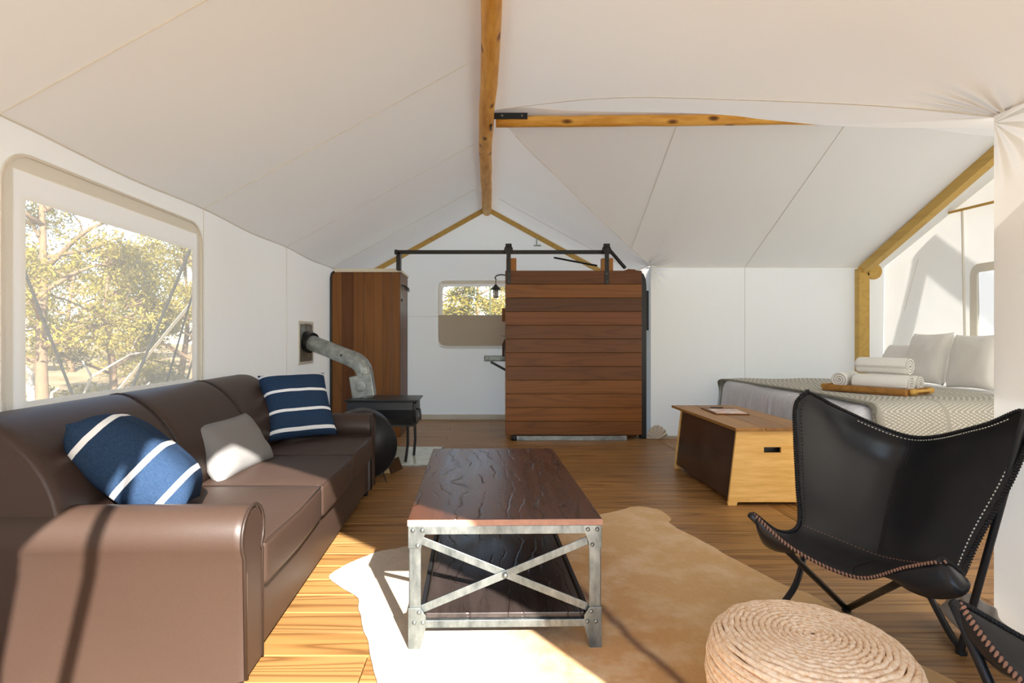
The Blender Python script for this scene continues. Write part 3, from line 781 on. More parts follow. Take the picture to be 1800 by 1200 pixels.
def denim(name, lines, lw, axis=0, dashes=False):
    m = NT(name, .95, .05); co = m.n('TexCoord').outputs['Object']
    x = m.n('SeparateXYZ', {0: co}).outputs[axis]
    f = m.noise(m.obj((1, 8, 1) if axis == 0 else (8, 1, 1)), 90, 3, .7); f2 = m.noise(m.obj(), 160, 2)
    base = m.mix(f, rgb(14, 28, 48), rgb(38, 58, 86)); base = m.mix(m.math('MULTIPLY', f2, .30), base, rgb(78, 100, 126))
    k = None
    for l in lines:
        d = m.math('LESS_THAN', m.math('ABSOLUTE', m.math('SUBTRACT', x, l)), lw)
        k = d if k is None else m.math('MAXIMUM', k, d)
    m.color(m.mix(k, base, rgb(226, 228, 228))); m.bump(f2, .25, .002); return m.m
p1 = pillow_mesh('striped_pillow', denim('denim_near', (-.165, .025, .16), .0105), .49, .44, .25, 1)
p1['label'] = 'navy pillow with white stripes half in sunlight behind the near sofa arm'; p1['category'] = 'pillow'; p1['group'] = 'pillows on the sofa'
orient(p1, (-1.305, 2.16, .67), (.41, .10, -.37), (-.19, .41, -.02))
p3 = pillow_mesh('striped_pillow', denim('denim_far', (-.205, -.075, .075, .225), .0105, 1), .46, .50, .17, 5, .05)
tag(p3, 'navy pillow with white stripes leaning on the far end of the sofa', 'pillow', 'pillows on the sofa')
orient(p3, (-1.275, 3.905, .690), (.37, .25, .005), (-.19, .22, .41))
gm_ = NT('grey_linen', .95, .05); gm_.color(gm_.mix(gm_.noise(gm_.obj(), 220, 2), rgb(112, 110, 108), rgb(140, 138, 135))); gm_.bump(gm_.noise(gm_.obj((1, 6, 1)), 120, 2), .3, .002)
p2 = pillow_mesh('lumbar_pillow', gm_.m, .60, .33, .15, 9, .06)
tag(p2, 'small plain light grey pillow lying in the middle of the sofa', 'pillow', 'pillows on the sofa')
orient(p2, (-1.352, 3.075, .567), (.05, .62, .0), (-.17, .0, .26))

# ------------------------------------------------------------------ coffee table
def table_wood(name, c0, c1):
    m = NT(name, .32, .5)
    v = m.obj((1, .10, 1)); f = m.noise(v, 16, 6, .65); big = m.noise(m.obj((1, .35, 1)), 3, 3)
    col = m.ramp(f, [(.3, c0), (.72, c1)]); col = m.mix(m.math('MULTIPLY', big, .5), col, tuple(c*.55 for c in c0))
    # long weathered cracks running with the grain
    q = m.noise(m.obj((1.4, .9, 1)), 2.6, 3, .5); xs_ = m.n('SeparateXYZ', {0: m.obj()}).outputs[0]
    ln_ = m.math('ABSOLUTE', m.math('SUBTRACT', m.math('FRACT', m.math('ADD', m.math('MULTIPLY', xs_, 15.0), m.math('MULTIPLY', q, 4.2))), .5))
    cr_ = m.n('MapRange', {0: ln_, 1: .0, 2: .11, 3: 1.0, 4: .0}).outputs[0]
    cr_ = m.math('MULTIPLY', cr_, m.ramp(m.noise(m.obj((5, 1.3, 1)), 2.2, 2), [(.44, (0, 0, 0)), (.56, (1, 1, 1))]))
    m.color(m.mix(m.math('MULTIPLY', cr_, .8), col, rgb(30, 16, 12)))
    h = m.math('SUBTRACT', m.math('MULTIPLY', f, .25), cr_); m.bump(h, .28, .006)
    m.link(m.math('ADD', m.math('MULTIPLY', f, .16), .20), m.b.inputs['Roughness'])
    return m.m
M_['table_top'] = table_wood('table_top', rgb(60, 34, 22), rgb(98, 58, 38))
M_['table_shelf'] = table_wood('table_shelf', rgb(40, 33, 31), rgb(70, 60, 56))
ct = root('coffee_table', 'industrial coffee table with brown plank top and riveted grey steel frame', 'table', (.068, 2.765, 0), math.radians(1.03))
hx, hy = .355, .665
top = MB().box(-hx-.004, hx+.004, -hy-.006, hy+.006, .460, .484).build('tabletop', M_['table_top'], ct, bevel=.003)
MB().box(-hx-.0045, hx+.0045, -hy-.0085, -hy-.0055, .461, .4825).build('front_edge', plain('sunlit_edge', rgb(168, 128, 110), .6, .2, 0, 30, .25), top)  # pale pink strip: sunlight grazing the front edge, put into its colour
MB().box(-hx+.06, hx-.06, -hy+.012, hy-.012, .112, .132).build('shelf', M_['table_shelf'], ct, bevel=.003)
stl = M_['steel']
for sy in (-1, 1):
    MB().box(-hx+.01, hx-.01, sy*hy-.004, sy*hy+.004, .428, .459).box(-hx+.01, hx-.01, sy*hy-(.03 if sy > 0 else 0), sy*hy+(.03 if sy < 0 else 0), .453, .459).build('top_rail', stl, ct, bevel=.0015)
    MB().box(-hx+.04, hx-.04, sy*hy-.004, sy*hy+.004, .085, .112).box(-hx+.04, hx-.04, sy*hy-(.03 if sy > 0 else 0), sy*hy+(.03 if sy < 0 else 0), .105, .111).build('lower_rail', stl, ct, bevel=.0015)
    for sg in (-1, 1):
        b = MB().bar((-.315*sg, sy*(hy-.010-.006*(sg > 0)), .402), (.315*sg, sy*(hy-.010-.006*(sg > 0)), .146), .005, .029).build('cross_brace', stl, ct, bevel=.0015)
    MB().ball((0, sy*(hy+.002), .274), .010, 10, 5, (1, .6, 1)).build('rivet', stl, ct, smooth=True)
for sx in (-1, 1):
    MB().box(sx*hx-.003, sx*hx+.003, -hy+.01, hy-.01, .428, .459).build('side_rail', stl, ct, bevel=.0015)
    MB().box(sx*(hx-.045)-.008, sx*(hx-.045)+.008, -hy+.01, hy-.01, .098, .138).build('shelf_rail', M_['black'], ct, bevel=.0015)
    for sy in (-1, 1):
        lg_ = MB(); yo = sy*hy
        X = lambda d: sx*(hx-d)
        # angle iron: front flange and side flange
        def pr(poly, y0, y1, mb=lg_):
            poly = [(X(d), z) for d, z in poly]
            mb.prism(poly if sx < 0 else poly[::-1], min(y0, y1), max(y0, y1))
        pr([(0, .0), (.040, .0), (.044, .13), (.044, .458), (0, .458)], yo, yo-sy*.005)
        lg_.box(min(X(0), X(.005)), max(X(0), X(.005)), min(yo, yo-sy*.045), max(yo, yo-sy*.045), .0, .458)
        leg = lg_.build('leg', stl, ct, bevel=.0012)
        for poly in ([(-.002, .378), (.046, .378), (.047, .398), (.072, .459), (-.002, .459)], [(-.002, .002), (.040, .002), (.063, .088), (.063, .128), (.042, .158), (-.002, .158)]):
            g_ = MB(); pr(poly, yo+sy*.0005, yo+sy*.005, g_); g_.build('corner_plate', stl, leg, bevel=.001)
        r_ = MB()
        for d, z in ((.015, .444), (.050, .444), (.033, .388), (.038, .142), (.020, .105), (.052, .105)): r_.ball((X(d), yo+sy*.005, z), .0085, 8, 5, (1, .7, 1))
        r_.build('rivet', stl, leg, smooth=True, kind='stuff')
        MB().lathe([(.001, 0), (.012, 0), (.012, .006), (.001, .006)], 10, Matrix.Translation((X(.02), yo-sy*.02, 0))).build('glide', M_['black'], leg)

# ------------------------------------------------------------------ cowhide rug
hm = NT('cowhide', .85, .1)
hm.b.inputs['Sheen Weight'].default_value = .2
co = hm.n('TexCoord').outputs['Object']; sp = hm.n('SeparateXYZ', {0: co}).outputs
nz = hm.noise(co, 2.2, 5, .6); nf = hm.noise(hm.obj((1, .5, 1)), 46, 4, .7)
xx = hm.math('ADD', sp[0], hm.math('MULTIPLY', hm.math('SUBTRACT', nz, .5), .55))
xx = hm.math('ADD', xx, hm.math('MULTIPLY', sp[1], .16))
colr = hm.ramp(hm.n('MapRange', {0: xx, 1: -.30, 2: 1.3, 3: 0.0, 4: 1.0}).outputs[0],
               [(.0, rgb(198, 190, 174)), (.42, rgb(192, 178, 154)), (.56, rgb(196, 148, 92)), (.75, rgb(206, 156, 94)), (1.0, rgb(214, 174, 116))])
colr = hm.mix(hm.math('MULTIPLY', nf, .35), colr, rgb(150, 108, 66)); 
nb = hm.noise(co, 4.5, 5, .65); colr = hm.mix(hm.ramp(nb, [(.45, (0, 0, 0)), (.72, (.7, .7, .7))]), colr, rgb(226, 200, 164))
# dark spine
sx_ = hm.math('ADD', hm.math('MULTIPLY', hm.math('SUBTRACT', sp[1], 2.39), .30), hm.math('SUBTRACT', sp[0], .50))
sx_ = hm.math('ADD', sx_, hm.math('MULTIPLY', hm.math('SUBTRACT', hm.noise(co, 6, 3), .5), .06))
k = hm.math('EXPONENT', hm.math('MULTIPLY', hm.math('POWER', hm.math('DIVIDE', sx_, .022), 2.0), -1.0))
k = hm.math('MULTIPLY', k, hm.math('LESS_THAN', sp[1], 2.75))
colr = hm.mix(hm.math('MULTIPLY', k, .8), colr, rgb(96, 56, 26))
hm.color(colr); hm.bump(hm.math('ADD', hm.math('MULTIPLY', nf, .3), hm.math('MULTIPLY', nb, .8)), .5, .02)
out = [(-.60, 3.02), (-.70, 2.86), (-.74, 2.745), (-.66, 2.62), (-.565, 2.52), (-.52, 2.38), (-.488, 2.268), (-.43, 2.12), (-.395, 2.03), (-.353, 1.898), (-.36, 1.75), (-.52, 1.58), (-.66, 1.40),
       (-.62, 1.27), (-.42, 1.30), (-.2, 1.38), (.2, 1.32), (.6, 1.22), (1.0, 1.15), (1.3, 1.22), (1.52, 1.40), (1.58, 1.65), (1.575, 1.88), (1.53, 2.01), (1.50, 2.20), (1.472, 2.495), (1.40, 2.64), (1.354, 2.764), (1.29, 2.98), (1.242, 3.186), (1.19, 3.36),
       (1.146, 3.52), (1.185, 3.62), (1.17, 3.78), (1.09, 3.86), (1.0, 3.855), (.93, 3.80), (.77, 3.70), (.5, 3.55), (.2, 3.42), (-.1, 3.30), (-.4, 3.14)]
N_ = 260; P = []
ov = [Vector(p) for p in out]; ov2 = ov+[ov[0]]
for i in range(N_):
    p = cr(ov2, i/N_); q = p+Vector((mnoise.noise(Vector((p.x*9, p.y*9, 0))), mnoise.noise(Vector((p.x*9, p.y*9, 7)))))*.012
    P.append((q.x, q.y))
rug = MB().prism(P, .001, .008, 'z').build('cowhide_rug', hm.m, bevel=.003, seg=1)
tag(rug, 'cream and tan cowhide rug lying on the floor under the coffee table', 'rug')

# ------------------------------------------------------------------ rope pouf
pm = NT('jute', .95, .05); v = pm.obj()
pf = pm.noise(v, 70, 4, .7); pb_ = pm.noise(v, 9, 3)
pm.color(pm.mix(pm.math('MULTIPLY', pb_, .5), pm.ramp(pf, [(.3, rgb(206, 164, 120)), (.55, rgb(240, 220, 194)), (.8, rgb(250, 240, 224))]), rgb(236, 200, 158))); pm.bump(pm.noise(v, 160, 3), .5, .004)
RP, HP = .275, .345
prof = [(.004, HP-.012), (.10, HP-.009), (.175, HP-.012), (.215, HP-.022), (.240, HP-.045), (.252, HP-.085), (.258, .20), (.252, .10), (.240, .03), (.23, .012)]
pv = [Vector((p[0], p[1])) for p in prof]
S_ = [cr(pv, i/400) for i in range(401)]; cum = [0]
for a, b in zip(S_, S_[1:]): cum.append(cum[-1]+(b-a).length)
pitch = .0156; turns = cum[-1]/pitch; pts = []; rs = []
steps = int(turns*64)
def at_len(l):
    lo, hi = 0, 400
    while hi-lo > 1:
        mid = (lo+hi)//2
        if cum[mid] < l: lo = mid
        else: hi = mid
    f = (l-cum[lo])/max(1e-9, cum[hi]-cum[lo]); return S_[lo]+(S_[hi]-S_[lo])*f
m = MB(); NS = 8; arc = 0; lastp = None
for i in range(steps+1):
    th = 2*PI*i/64; p = at_len(cum[-1]*i/steps)
    q = Vector((p.x*math.cos(th), p.x*math.sin(th), p.y))
    if lastp is not None: arc += (q-lastp).length
    lastp = q
    rad = Vector((math.cos(th), math.sin(th), 0))
    for j in range(NS):
        ph = 2*PI*j/NS; br_ = .0084*(1+.30*math.sin(2*ph+arc*2*PI/.026))
        m.v.append(tuple(q+(rad*math.cos(ph)+Vector((0, 0, 1))*math.sin(ph))*br_))
for i in range(steps):
    for j in range(NS): m.f.append((i*NS+j, i*NS+(j+1) % NS, (i+1)*NS+(j+1) % NS, (i+1)*NS+j))
pouf = root('rope_pouf', 'round pouf of coiled natural jute rope on the cowhide rug', 'pouf', (.888, 1.545, .009))
m.build('rope', pm.m, pouf, smooth=True)
MB().lathe([(.001, .004), (.225, .004), (.246, .09), (.250, .2), (.240, .29), (.21, .315), (.001, .325)], 36).build('stuffing', plain('jute_core', rgb(160, 120, 78), .95, .05), pouf, smooth=True)

# ------------------------------------------------------------------ butterfly chairs
M_['sling'] = leather('black_leather', (.014, .0135, .0145), .36)
M_['lace'] = plain('black_lacing', (.012, .011, .011), .6, .3)
M_['thread'] = plain('white_thread', rgb(226, 220, 206), .8, .1)
M_['lace_tan'] = plain('tan_lacing', rgb(150, 112, 92), .7, .2)
M_['lace_grey'] = plain('dark_thread', rgb(46, 40, 38), .8, .2)
NET = [
 [(1.016, 2.200, .492), (1.145, 2.100, .369), (1.277, 1.950, .329), (1.326, 1.780, .431), (1.333, 1.630, .514)],
 [(1.207, 2.330, .358), (1.288, 2.220, .311), (1.391, 2.060, .305), (1.448, 1.900, .371), (1.490, 1.780, .416)],
 [(1.357, 2.450, .346), (1.476, 2.380, .307), (1.564, 2.250, .286), (1.610, 2.086, .320), (1.630, 1.931, .360)],
 [(1.413, 2.560, .490), (1.600, 2.520, .434), (1.723, 2.420, .409), (1.717, 2.168, .460), (1.712, 1.959, .468)],
 [(1.458, 2.660, .677), (1.703, 2.640, .590), (1.859, 2.540, .551), (1.834, 2.210, .617), (1.809, 1.949, .658)],
 [(1.485, 2.710, .830), (1.702, 2.680, .705), (1.905, 2.550, .637), (1.868, 2.168, .743), (1.865, 1.939, .825)],
 [(1.545, 2.730, .907), (1.699, 2.680, .807), (1.915, 2.540, .708), (1.868, 2.143, .816), (1.854, 1.939, .920)]]
BASE = Vector((1.55, 2.20, 0))
NV = [[Vector(p)-BASE for p in r] for r in NET]
def surf(s, t):
    u, v = 2*s-1, 2*t-1
    s = .5+.5*u*(1-.05*v**8); t = .5+.5*v*(1-.035*u**8)
    return cr([cr(r, s) for r in NV], t)
ch = root('butterfly_chair', 'black leather butterfly chair with laced edges facing the coffee table', 'chair', tuple(BASE), 0, 'butterfly chairs')
sling = MB().grid(surf, 40, 56).build('sling', M_['sling'], ch, smooth=True, solid=.0045)
def path(f, n): return [f(i/n) for i in range(n+1)]
top_e = lambda a: surf(a, 1); front_e = lambda a: surf(a, 0); left_e = lambda a: surf(0, a); right_e = lambda a: surf(1, a)
def resample(f, step, n=200):
    P = path(f, n); out = [P[0]]; acc = 0
    for a, b in zip(P, P[1:]):
        l = (b-a).length
        while acc+l >= step:
            k = (step-acc)/l; a = a+(b-a)*k; l = (b-a).length; acc = 0; out.append(a.copy())
        acc += l
    return out
def lacing(name, f, mat, step=.0115, r=.0062, parent=sling):
    m = MB(); P = resample(f, step)
    for i, p in enumerate(P):
        d = (P[min(i+1, len(P)-1)]-P[max(i-1, 0)]); d.normalize()
        a = d.cross(Vector((0, 0, 1))); a.normalize(); b = a.cross(d)
        q = (a+d*.7).normalized()
        m.tube([p-q*.010-b*.002, p-q*.004+b*.004, p+q*.004+b*.004, p+q*.010-b*.002], [r*.5, r, r, r*.5], 6)
    o = m.build(name, mat, parent, smooth=True); return o
MB().tube(path(top_e, 60), .005, 6).tube(path(left_e, 60), .005, 6).tube(path(right_e, 60), .005, 6).tube(path(front_e, 60), .005, 6).build('rim', M_['lace'], sling, smooth=True)
lacing('edge_lacing', top_e, M_['lace']); lacing('edge_lacing', left_e, M_['lace']); lacing('edge_lacing', right_e, M_['lace'])
lacing('edge_lacing', front_e, M_['lace_tan'], .0125, .0042)
def nrm(s, t):
    e = .004; a = surf(min(1, s+e), t)-surf(max(0, s-e), t); b = surf(s, min(1, t+e))-surf(s, max(0, t-e)); n_ = a.cross(b); n_.normalize(); return n_
def stitches(st, mat, name, step=.0135, ln=.0065, r=.0021):
    """st(a)->(s,t) line on the sling; short threads lying on the face seen from the front"""
    m = MB(); P = [st(i/240) for i in range(241)]; acc = step; last = surf(*P[0])
    for i in range(1, 240):
        p = surf(*P[i]); acc += (p-last).length; last = p
        if acc >= step:
            acc = 0; d = (surf(*P[i+1])-p).normalized(); n_ = nrm(*P[i]); n_ = n_ if n_.dot(Vector((-.6, -.6, .5))) > 0 else -n_
            m.tube([p+n_*.0032-d*ln/2, p+n_*.0046, p+n_*.0032+d*ln/2], r, 5)
    return m.build(name, mat, sling, kind='stuff')
stitches(lambda a: (.30+.62*a, .972), M_['thread'], 'stitching')
stitches(lambda a: (.962, .36+.40*a), M_['thread'], 'stitching')
stitches(lambda a: (.03, .34+.60*a), M_['lace_grey'], 'stitching', .016)
for off in (-.012, .012): stitches(lambda a, off=off: (.5+off, .345+.63*a), M_['lace_grey'], 'stitching', .012, .006, .0024)
stitches(lambda a: (.03+.94*a, .335), M_['lace_tan'], 'stitching', .013, .006, .0017)
stitches(lambda a: (.5-.06*math.sin(a*PI), .02+.30*a), M_['lace_grey'], 'stitching', .012, .006, .0022)
MB().tube([surf(.5, .345+.64*i/30)+nrm(.5, .345+.64*i/30)*.001 for i in range(31)], .004, 5).build('centre_seam', M_['lace'], sling)
# frame pockets hanging under the two front tips
def pocket(E, Lw):
    E = [Vector(p) for p in E]; Lw = [Vector(p)-BASE for p in Lw]
    def f(a, b):
        p = cr(E, a)*(1-b)+cr(Lw, a)*b; return p+Vector((-.012, -.016, -.004))*math.sin(PI*b)*math.sin(PI*a)
    return MB().grid(f, 20, 6).build('pocket', M_['sling'], sling, smooth=True, solid=.003)
pocket([surf(.62, 0), surf(.75, 0), surf(.88, 0), surf(1, 0), surf(1, .08), surf(1, .18)],
       [(1.321, 1.84, .372), (1.312, 1.75, .372), (1.325, 1.67, .385), (1.362, 1.62, .415), (1.392, 1.625, .445), (1.47, 1.745, .425)])
pocket([surf(0, .17), surf(0, .1), surf(0, 0), surf(.10, 0), surf(.22, 0)],
       [(1.22, 2.335, .355), (1.14, 2.28, .345), (1.095, 2.225, .345), (1.12, 2.165, .338), (1.165, 2.08, .362)])
def rod(pts, name='frame_rod', r=.0125):
    pv = [Vector(p)-BASE for p in pts]; n_ = 24 if len(pts) > 2 else 1
    return MB().tube([cr(pv, i/n_) for i in range(n_+1)], r, 10).build(name, M_['black'], ch, smooth=True)
rod([(1.03, 2.195, .468), (1.528, 2.40, .013)]); rod([(1.345, 1.665, .50), (1.534, 2.395, .013)])
rod([(1.862, 1.948, .905), (1.74, 2.07, .03), (1.742, 2.076, .014)])
rod([(1.742, 2.076, .014), (1.78, 2.20, .05), (1.885, 2.52, .19), (1.86, 2.69, .45), (1.70, 2.79, .74), (1.56, 2.745, .895)])
rod([(1.245, 2.39, .013), (1.362, 2.45, .14), (1.52, 2.64, .42), (1.54, 2.75, .88)])
m = MB()
for p in ((1.53, 2.398, 0), (1.741, 2.073, 0), (1.245, 2.39, 0)): m.lathe([(.001, 0), (.018, 0), (.018, .012), (.001, .012)], 10, Matrix.Translation(Vector(p)-BASE))
m.build('foot_cap', M_['black'], ch, kind='stuff')
ch2 = copy_tree(ch); ch2.location = (1.60, 1.125, 0); ch2.rotation_euler = (0, 0, math.radians(-42))
MB().tube([(-.515, -.005, .462), (-.45, -.02, .30), (-.32, -.17, .0)], .0125, 10).build('frame_rod', M_['black'], ch2, smooth=True)
ch2['label'] = 'black leather butterfly chair cut off by the frame edge, nearest to the pouf'

# ------------------------------------------------------------------ storage chest
cs = root('storage_chest', 'bamboo and dark steel storage chest with sloping sides at the foot of the bed', 'chest', (1.95, 4.47, 0))
bam = NT('bamboo', .5, .3); v = bam.obj((.10, 1, 1)); bf = bam.noise(v, 40, 5, .6); kn = bam.noise(bam.obj((.35, 1, 1)), 34, 2)
bcol = bam.ramp(bf, [(.3, rgb(222, 172, 92)), (.7, rgb(242, 200, 126))])
bam.color(bam.mix(bam.ramp(kn, [(.66, (0, 0, 0)), (.76, (.5, .5, .5))]), bcol, rgb(150, 96, 40)))
M_['bamboo'] = bam.m
stp = NT('oiled_steel', .27, .5, .55); sf = stp.noise(stp.obj(), 4, 5, .6); stp.color(stp.ramp(sf, [(.35, rgb(72, 54, 42)), (.6, rgb(92, 74, 62)), (.72, rgb(104, 104, 108))])); M_['steel_dark'] = stp.m
M_['lid'] = wood('lid_wood', [rgb(168, 120, 58), rgb(180, 130, 66), rgb(158, 112, 54)], 1, 4.5, 10, 55, .45, .3, .06, .4, .08)
for y, dy in ((-.56, .018), (.555, -.018)):
    m = border(lambda p, d: (p[0], y+d, p[1]), [(.205, .515), (-.210, .515), (-.268, .022), (.265, .022)], [(.095, .400), (-.022, .400), (-.022, .362), (.095, .362)], dy)
    e = m.build('end_panel', M_['bamboo'], cs, bevel=.002)
    mm_ = MB()
    for x in (-.270, .205): mm_.prism([(x+.002, 0), (x+.060, 0), (x+.066, .0225), (x+.0, .0225)], min(y, y+dy), max(y, y+dy))
    mm_.build('foot', M_['bamboo'], e, kind='stuff')
for sx in (-1, 1):
    MB().prism([(sx*.256, .04), (sx*.244, .04), (sx*.190, .515), (sx*.202, .515)][::sx], -.540, .535).build('side_panel', M_['steel_dark'], cs, bevel=.002)
MB().box(-.24, .24, -.53, .53, .04, .055).build('bottom_panel', M_['bamboo'], cs)
MB().box(-.19, .19, -.50, -.496, .30, .50).build('slot_shade', M_['black'], cs)  # black sheet standing in for the shade inside, seen through the handle slot
for k, (a, b) in enumerate(((-.235, -.03), (-.028, .165), (.167, .345))):
    MB().box(a, b-.002, -.60, .72, .516, .538).build('lid_board', M_['lid'], cs, bevel=.002)
cl = root('clipboard', 'dark wooden clipboard tray lying on the chest lid', 'clipboard', (2.0, 4.73, .539), math.radians(-4))
MB().box(-.13, .13, -.20, .20, 0, .009).build('board', M_['board_z'], cl, bevel=.003)
MB().box(-.05, .05, .165, .198, .009, .016).build('clip', M_['black'], cl, bevel=.002)
mg = root('magazine', 'pale printed leaflet lying on the clipboard on the chest', 'magazine', (1.995, 4.66, .549), math.radians(-7))
mgm = NT('leaflet', .35, .4); mgm.color(mgm.ramp(mgm.noise(mgm.obj(), 9, 2), [(.35, rgb(150, 156, 176)), (.5, rgb(226, 176, 150)), (.62, rgb(226, 222, 218))]))
MB().box(-.115, .115, -.12, .14, 0, .004).build('cover', mgm.m, mg)
MB().box(-.117, .117, -.122, .142, -.0005, .001).build('pages', M_['strap'], mg)

# ------------------------------------------------------------------ bed
bed = root('bed', 'wide bed with white duvet standing in the sleeping wing', 'bed', (3.55, 5.15, 0))
lin = NT('white_linen', .9, .1); lin.color(lin.mix(lin.noise(lin.obj(), 30, 3), rgb(222, 222, 222), rgb(236, 236, 236))); lin.bump(lin.noise(lin.obj((1, 1, .3)), 8, 4), .35, .02); M_['linen'] = lin.m
duv = NT('duvet_linen', .9, .1); duv.color(duv.mix(duv.noise(duv.obj(), 30, 3), rgb(206, 208, 214), rgb(222, 224, 230))); duv.bump(duv.noise(duv.obj((1, 6, .3)), 5, 4), .5, .03); M_['duvet'] = duv.m
for x in (-.84, .84):
    for y in (-1.0, 1.0): MB().box(x-.03, x+.03, y-.03, y+.03, 0, .12).build('leg', M_['post'], bed, bevel=.004)
MB().box(-.90, .92, -1.10, 1.10, .12, .24).build('bed_frame', M_['post'], bed, bevel=.006)
MB().rbox(-.90, .93, -1.11, 1.11, .24, .655, .08, (5, 5, 2)).build('mattress', M_['linen'], bed, smooth=True)
def folds(p):
    k = smooth01((.62-p.z)/.3)
    w = .016*k*(math.sin(p.y*34+1.5*math.sin(p.y*7))+.5*math.sin(p.y*61))
    if p.x < -.75: return (p.x-w-.02*k, p.y, p.z+.02*math.sin(p.y*1.6))
    if p.y < -1.0: return (p.x, p.y-.012*k*(math.sin(p.x*30)+.5)-.02*k, p.z)
    return (p.x, p.y, p.z+.006*mnoise.noise(Vector((p.x*3, p.y*3, 0))))
MB().rbox(-.945, .55, -1.145, 1.14, .26, .690, .12, (10, 70, 6), folds).build('duvet', M_['duvet'], bed, smooth=True)
MB().rbox(.40, .90, -1.13, 1.13, .50, .697, .05, (5, 20, 3)).build('sheet_fold', M_['linen'], bed, smooth=True)
bk = NT('blanket_weave', .95, .05); co = bk.n('TexCoord').outputs['UV']; sp = bk.n('SeparateXYZ', {0: co}).outputs
U, V = sp[0], sp[1]
def frac(x): return bk.math('FRACT', x)
tri = bk.math('ABSOLUTE', bk.math('SUBTRACT', frac(bk.math('MULTIPLY', V, 3.7)), .5))
ph = bk.math('ADD', bk.math('MULTIPLY', U, 30.0), bk.math('MULTIPLY', tri, 7.0))
line = bk.math('LESS_THAN', bk.math('ABSOLUTE', bk.math('SUBTRACT', frac(ph), .5)), .17)
dots = bk.math('LESS_THAN', frac(bk.math('MULTIPLY', V, 56.0)), .55)
gap = bk.math('GREATER_THAN', frac(bk.math('MULTIPLY', U, 2.7)), .06)
k = bk.math('MULTIPLY', bk.math('MULTIPLY', line, dots), gap)
bk.color(bk.mix(k, rgb(166, 164, 154), rgb(232, 230, 222))); bk.bump(bk.math('ADD', k, bk.noise(bk.obj(), 200, 2)), .4, .004)
BP = [Vector(p) for p in ((1.185, .40), (1.185, .58), (1.16, .675), (1.08, .702), (.8, .703), (.4, .704), (0, .706), (-.4, .706), (-.8, .704), (-1.02, .702), (-1.11, .688), (-1.17, .64), (-1.195, .55), (-1.20, .455))]
def blk(a, b):
    p = cr(BP, b); x0 = -.905+.115*smooth01(b*1.1); x = x0+(.44-x0)*a
    x += (-.02+.018*math.sin(b*26)+.03*smooth01((b-.8)/.2)) if a < .02 else 0
    dz = -.035*max(0, 1-a*9)**2*(1 if a < .12 else 0)*(1 if abs(p.x) < 1.1 else .3)
    return (x, p.x-.010*math.sin(x*17)*smooth01((b-.82)/.15), p.y+.004*math.sin(x*9+b*7)*1+dz*.25+.003)
m = MB(); m.grid(blk, 48, 70)
bl = m.build('blanket', bk.m, smooth=True, solid=.006, loc=(3.55, 5.15, 0))
uv = bl.data.uv_layers.new(name='uv'); nvv = 71
for lp in bl.data.loops:
    i, j = divmod(lp.vertex_index, nvv); uv.data[lp.index].uv = (i/48, j/70*1.9)
tag(bl, 'grey blanket with white dotted chevrons spread across the bed', 'blanket')
m = MB()
for j in range(0, 210):
    p = Vector(blk(0, j/209)); m.tube([p+Vector((.01, 0, .004)), p+Vector((-.012, .003*math.sin(j*2.1), -.002)), p+Vector((-.024, .004*math.sin(j*1.3), -.010))], .003, 4)
m.build('fringe', plain('fringe', rgb(120, 118, 108), .9), bl, kind='stuff')
pm_ = NT('pillow_linen', .92, .08); pm_.color(pm_.mix(pm_.noise(pm_.obj(), 4, 3), rgb(222, 220, 216), rgb(236, 234, 230))); pm_.bump(pm_.noise(pm_.obj(), 6, 4), .5, .02)
for (c, w, h, b, lab, sd) in (((4.34, 5.95, .885), .50, .44, (.45, .0, .85), 'white bed pillow slumped low against the end canvas, farthest of the three', 3),
                              ((4.26, 5.45, .955), .48, .50, (.22, 0, .97), 'white bed pillow standing upright in the middle with a pointed corner', 11),
                              ((4.27, 4.95, .945), .49, .49, (.20, 0, .97), 'white bed pillow standing next to the tent corner', 17)):
    o = pillow_mesh('bed_pillow', pm_.m, w, h, .17, sd, .06, .5, .012)
    tag(o, lab, 'pillow', 'pillows on the bed'); orient(o, c, (0, -1, .02), b)
tr = root('wooden_tray', 'wooden serving tray with rope handles lying on the bed', 'tray', (2.85, 4.79, .716), math.radians(-61))
tw = M_['door']
MB().box(0, .62, 0, .40, 0, .012).build('base', M_['post'], tr)
for (a, b, c, d) in ((0, .62, 0, .014), (0, .62, .386, .40), (0, .014, .014, .386), (.606, .62, .014, .386)):
    MB().box(a, b, c, d, .0, .050).build('side', M_['lid'], tr, bevel=.003)
ropem = plain('handle_rope', rgb(196, 158, 88), .9, .1, 0, 60, .4)
for x, s in ((.62, 1), (.0, -1)):
    h = MB().tube([(x+.006*s, .08, .030), (x+.03*s, .10, .034), (x+.045*s, .2, .036), (x+.03*s, .30, .034), (x+.006*s, .32, .030)], .011, 8).build('handle', ropem, tr, smooth=True)
    k_ = MB()
    for y in (.055, .09, .31, .345): k_.ball((x+.02*s, y, .030), .022, 8, 6)
    k_.build('knot', ropem, h, smooth=True, kind='stuff')
twl = NT('terry', 1, .0); twl.color(twl.mix(twl.noise(twl.obj(), 120, 2), rgb(226, 226, 222), rgb(244, 244, 240))); twl.bump(twl.noise(twl.obj(), 240, 2), .6, .006)
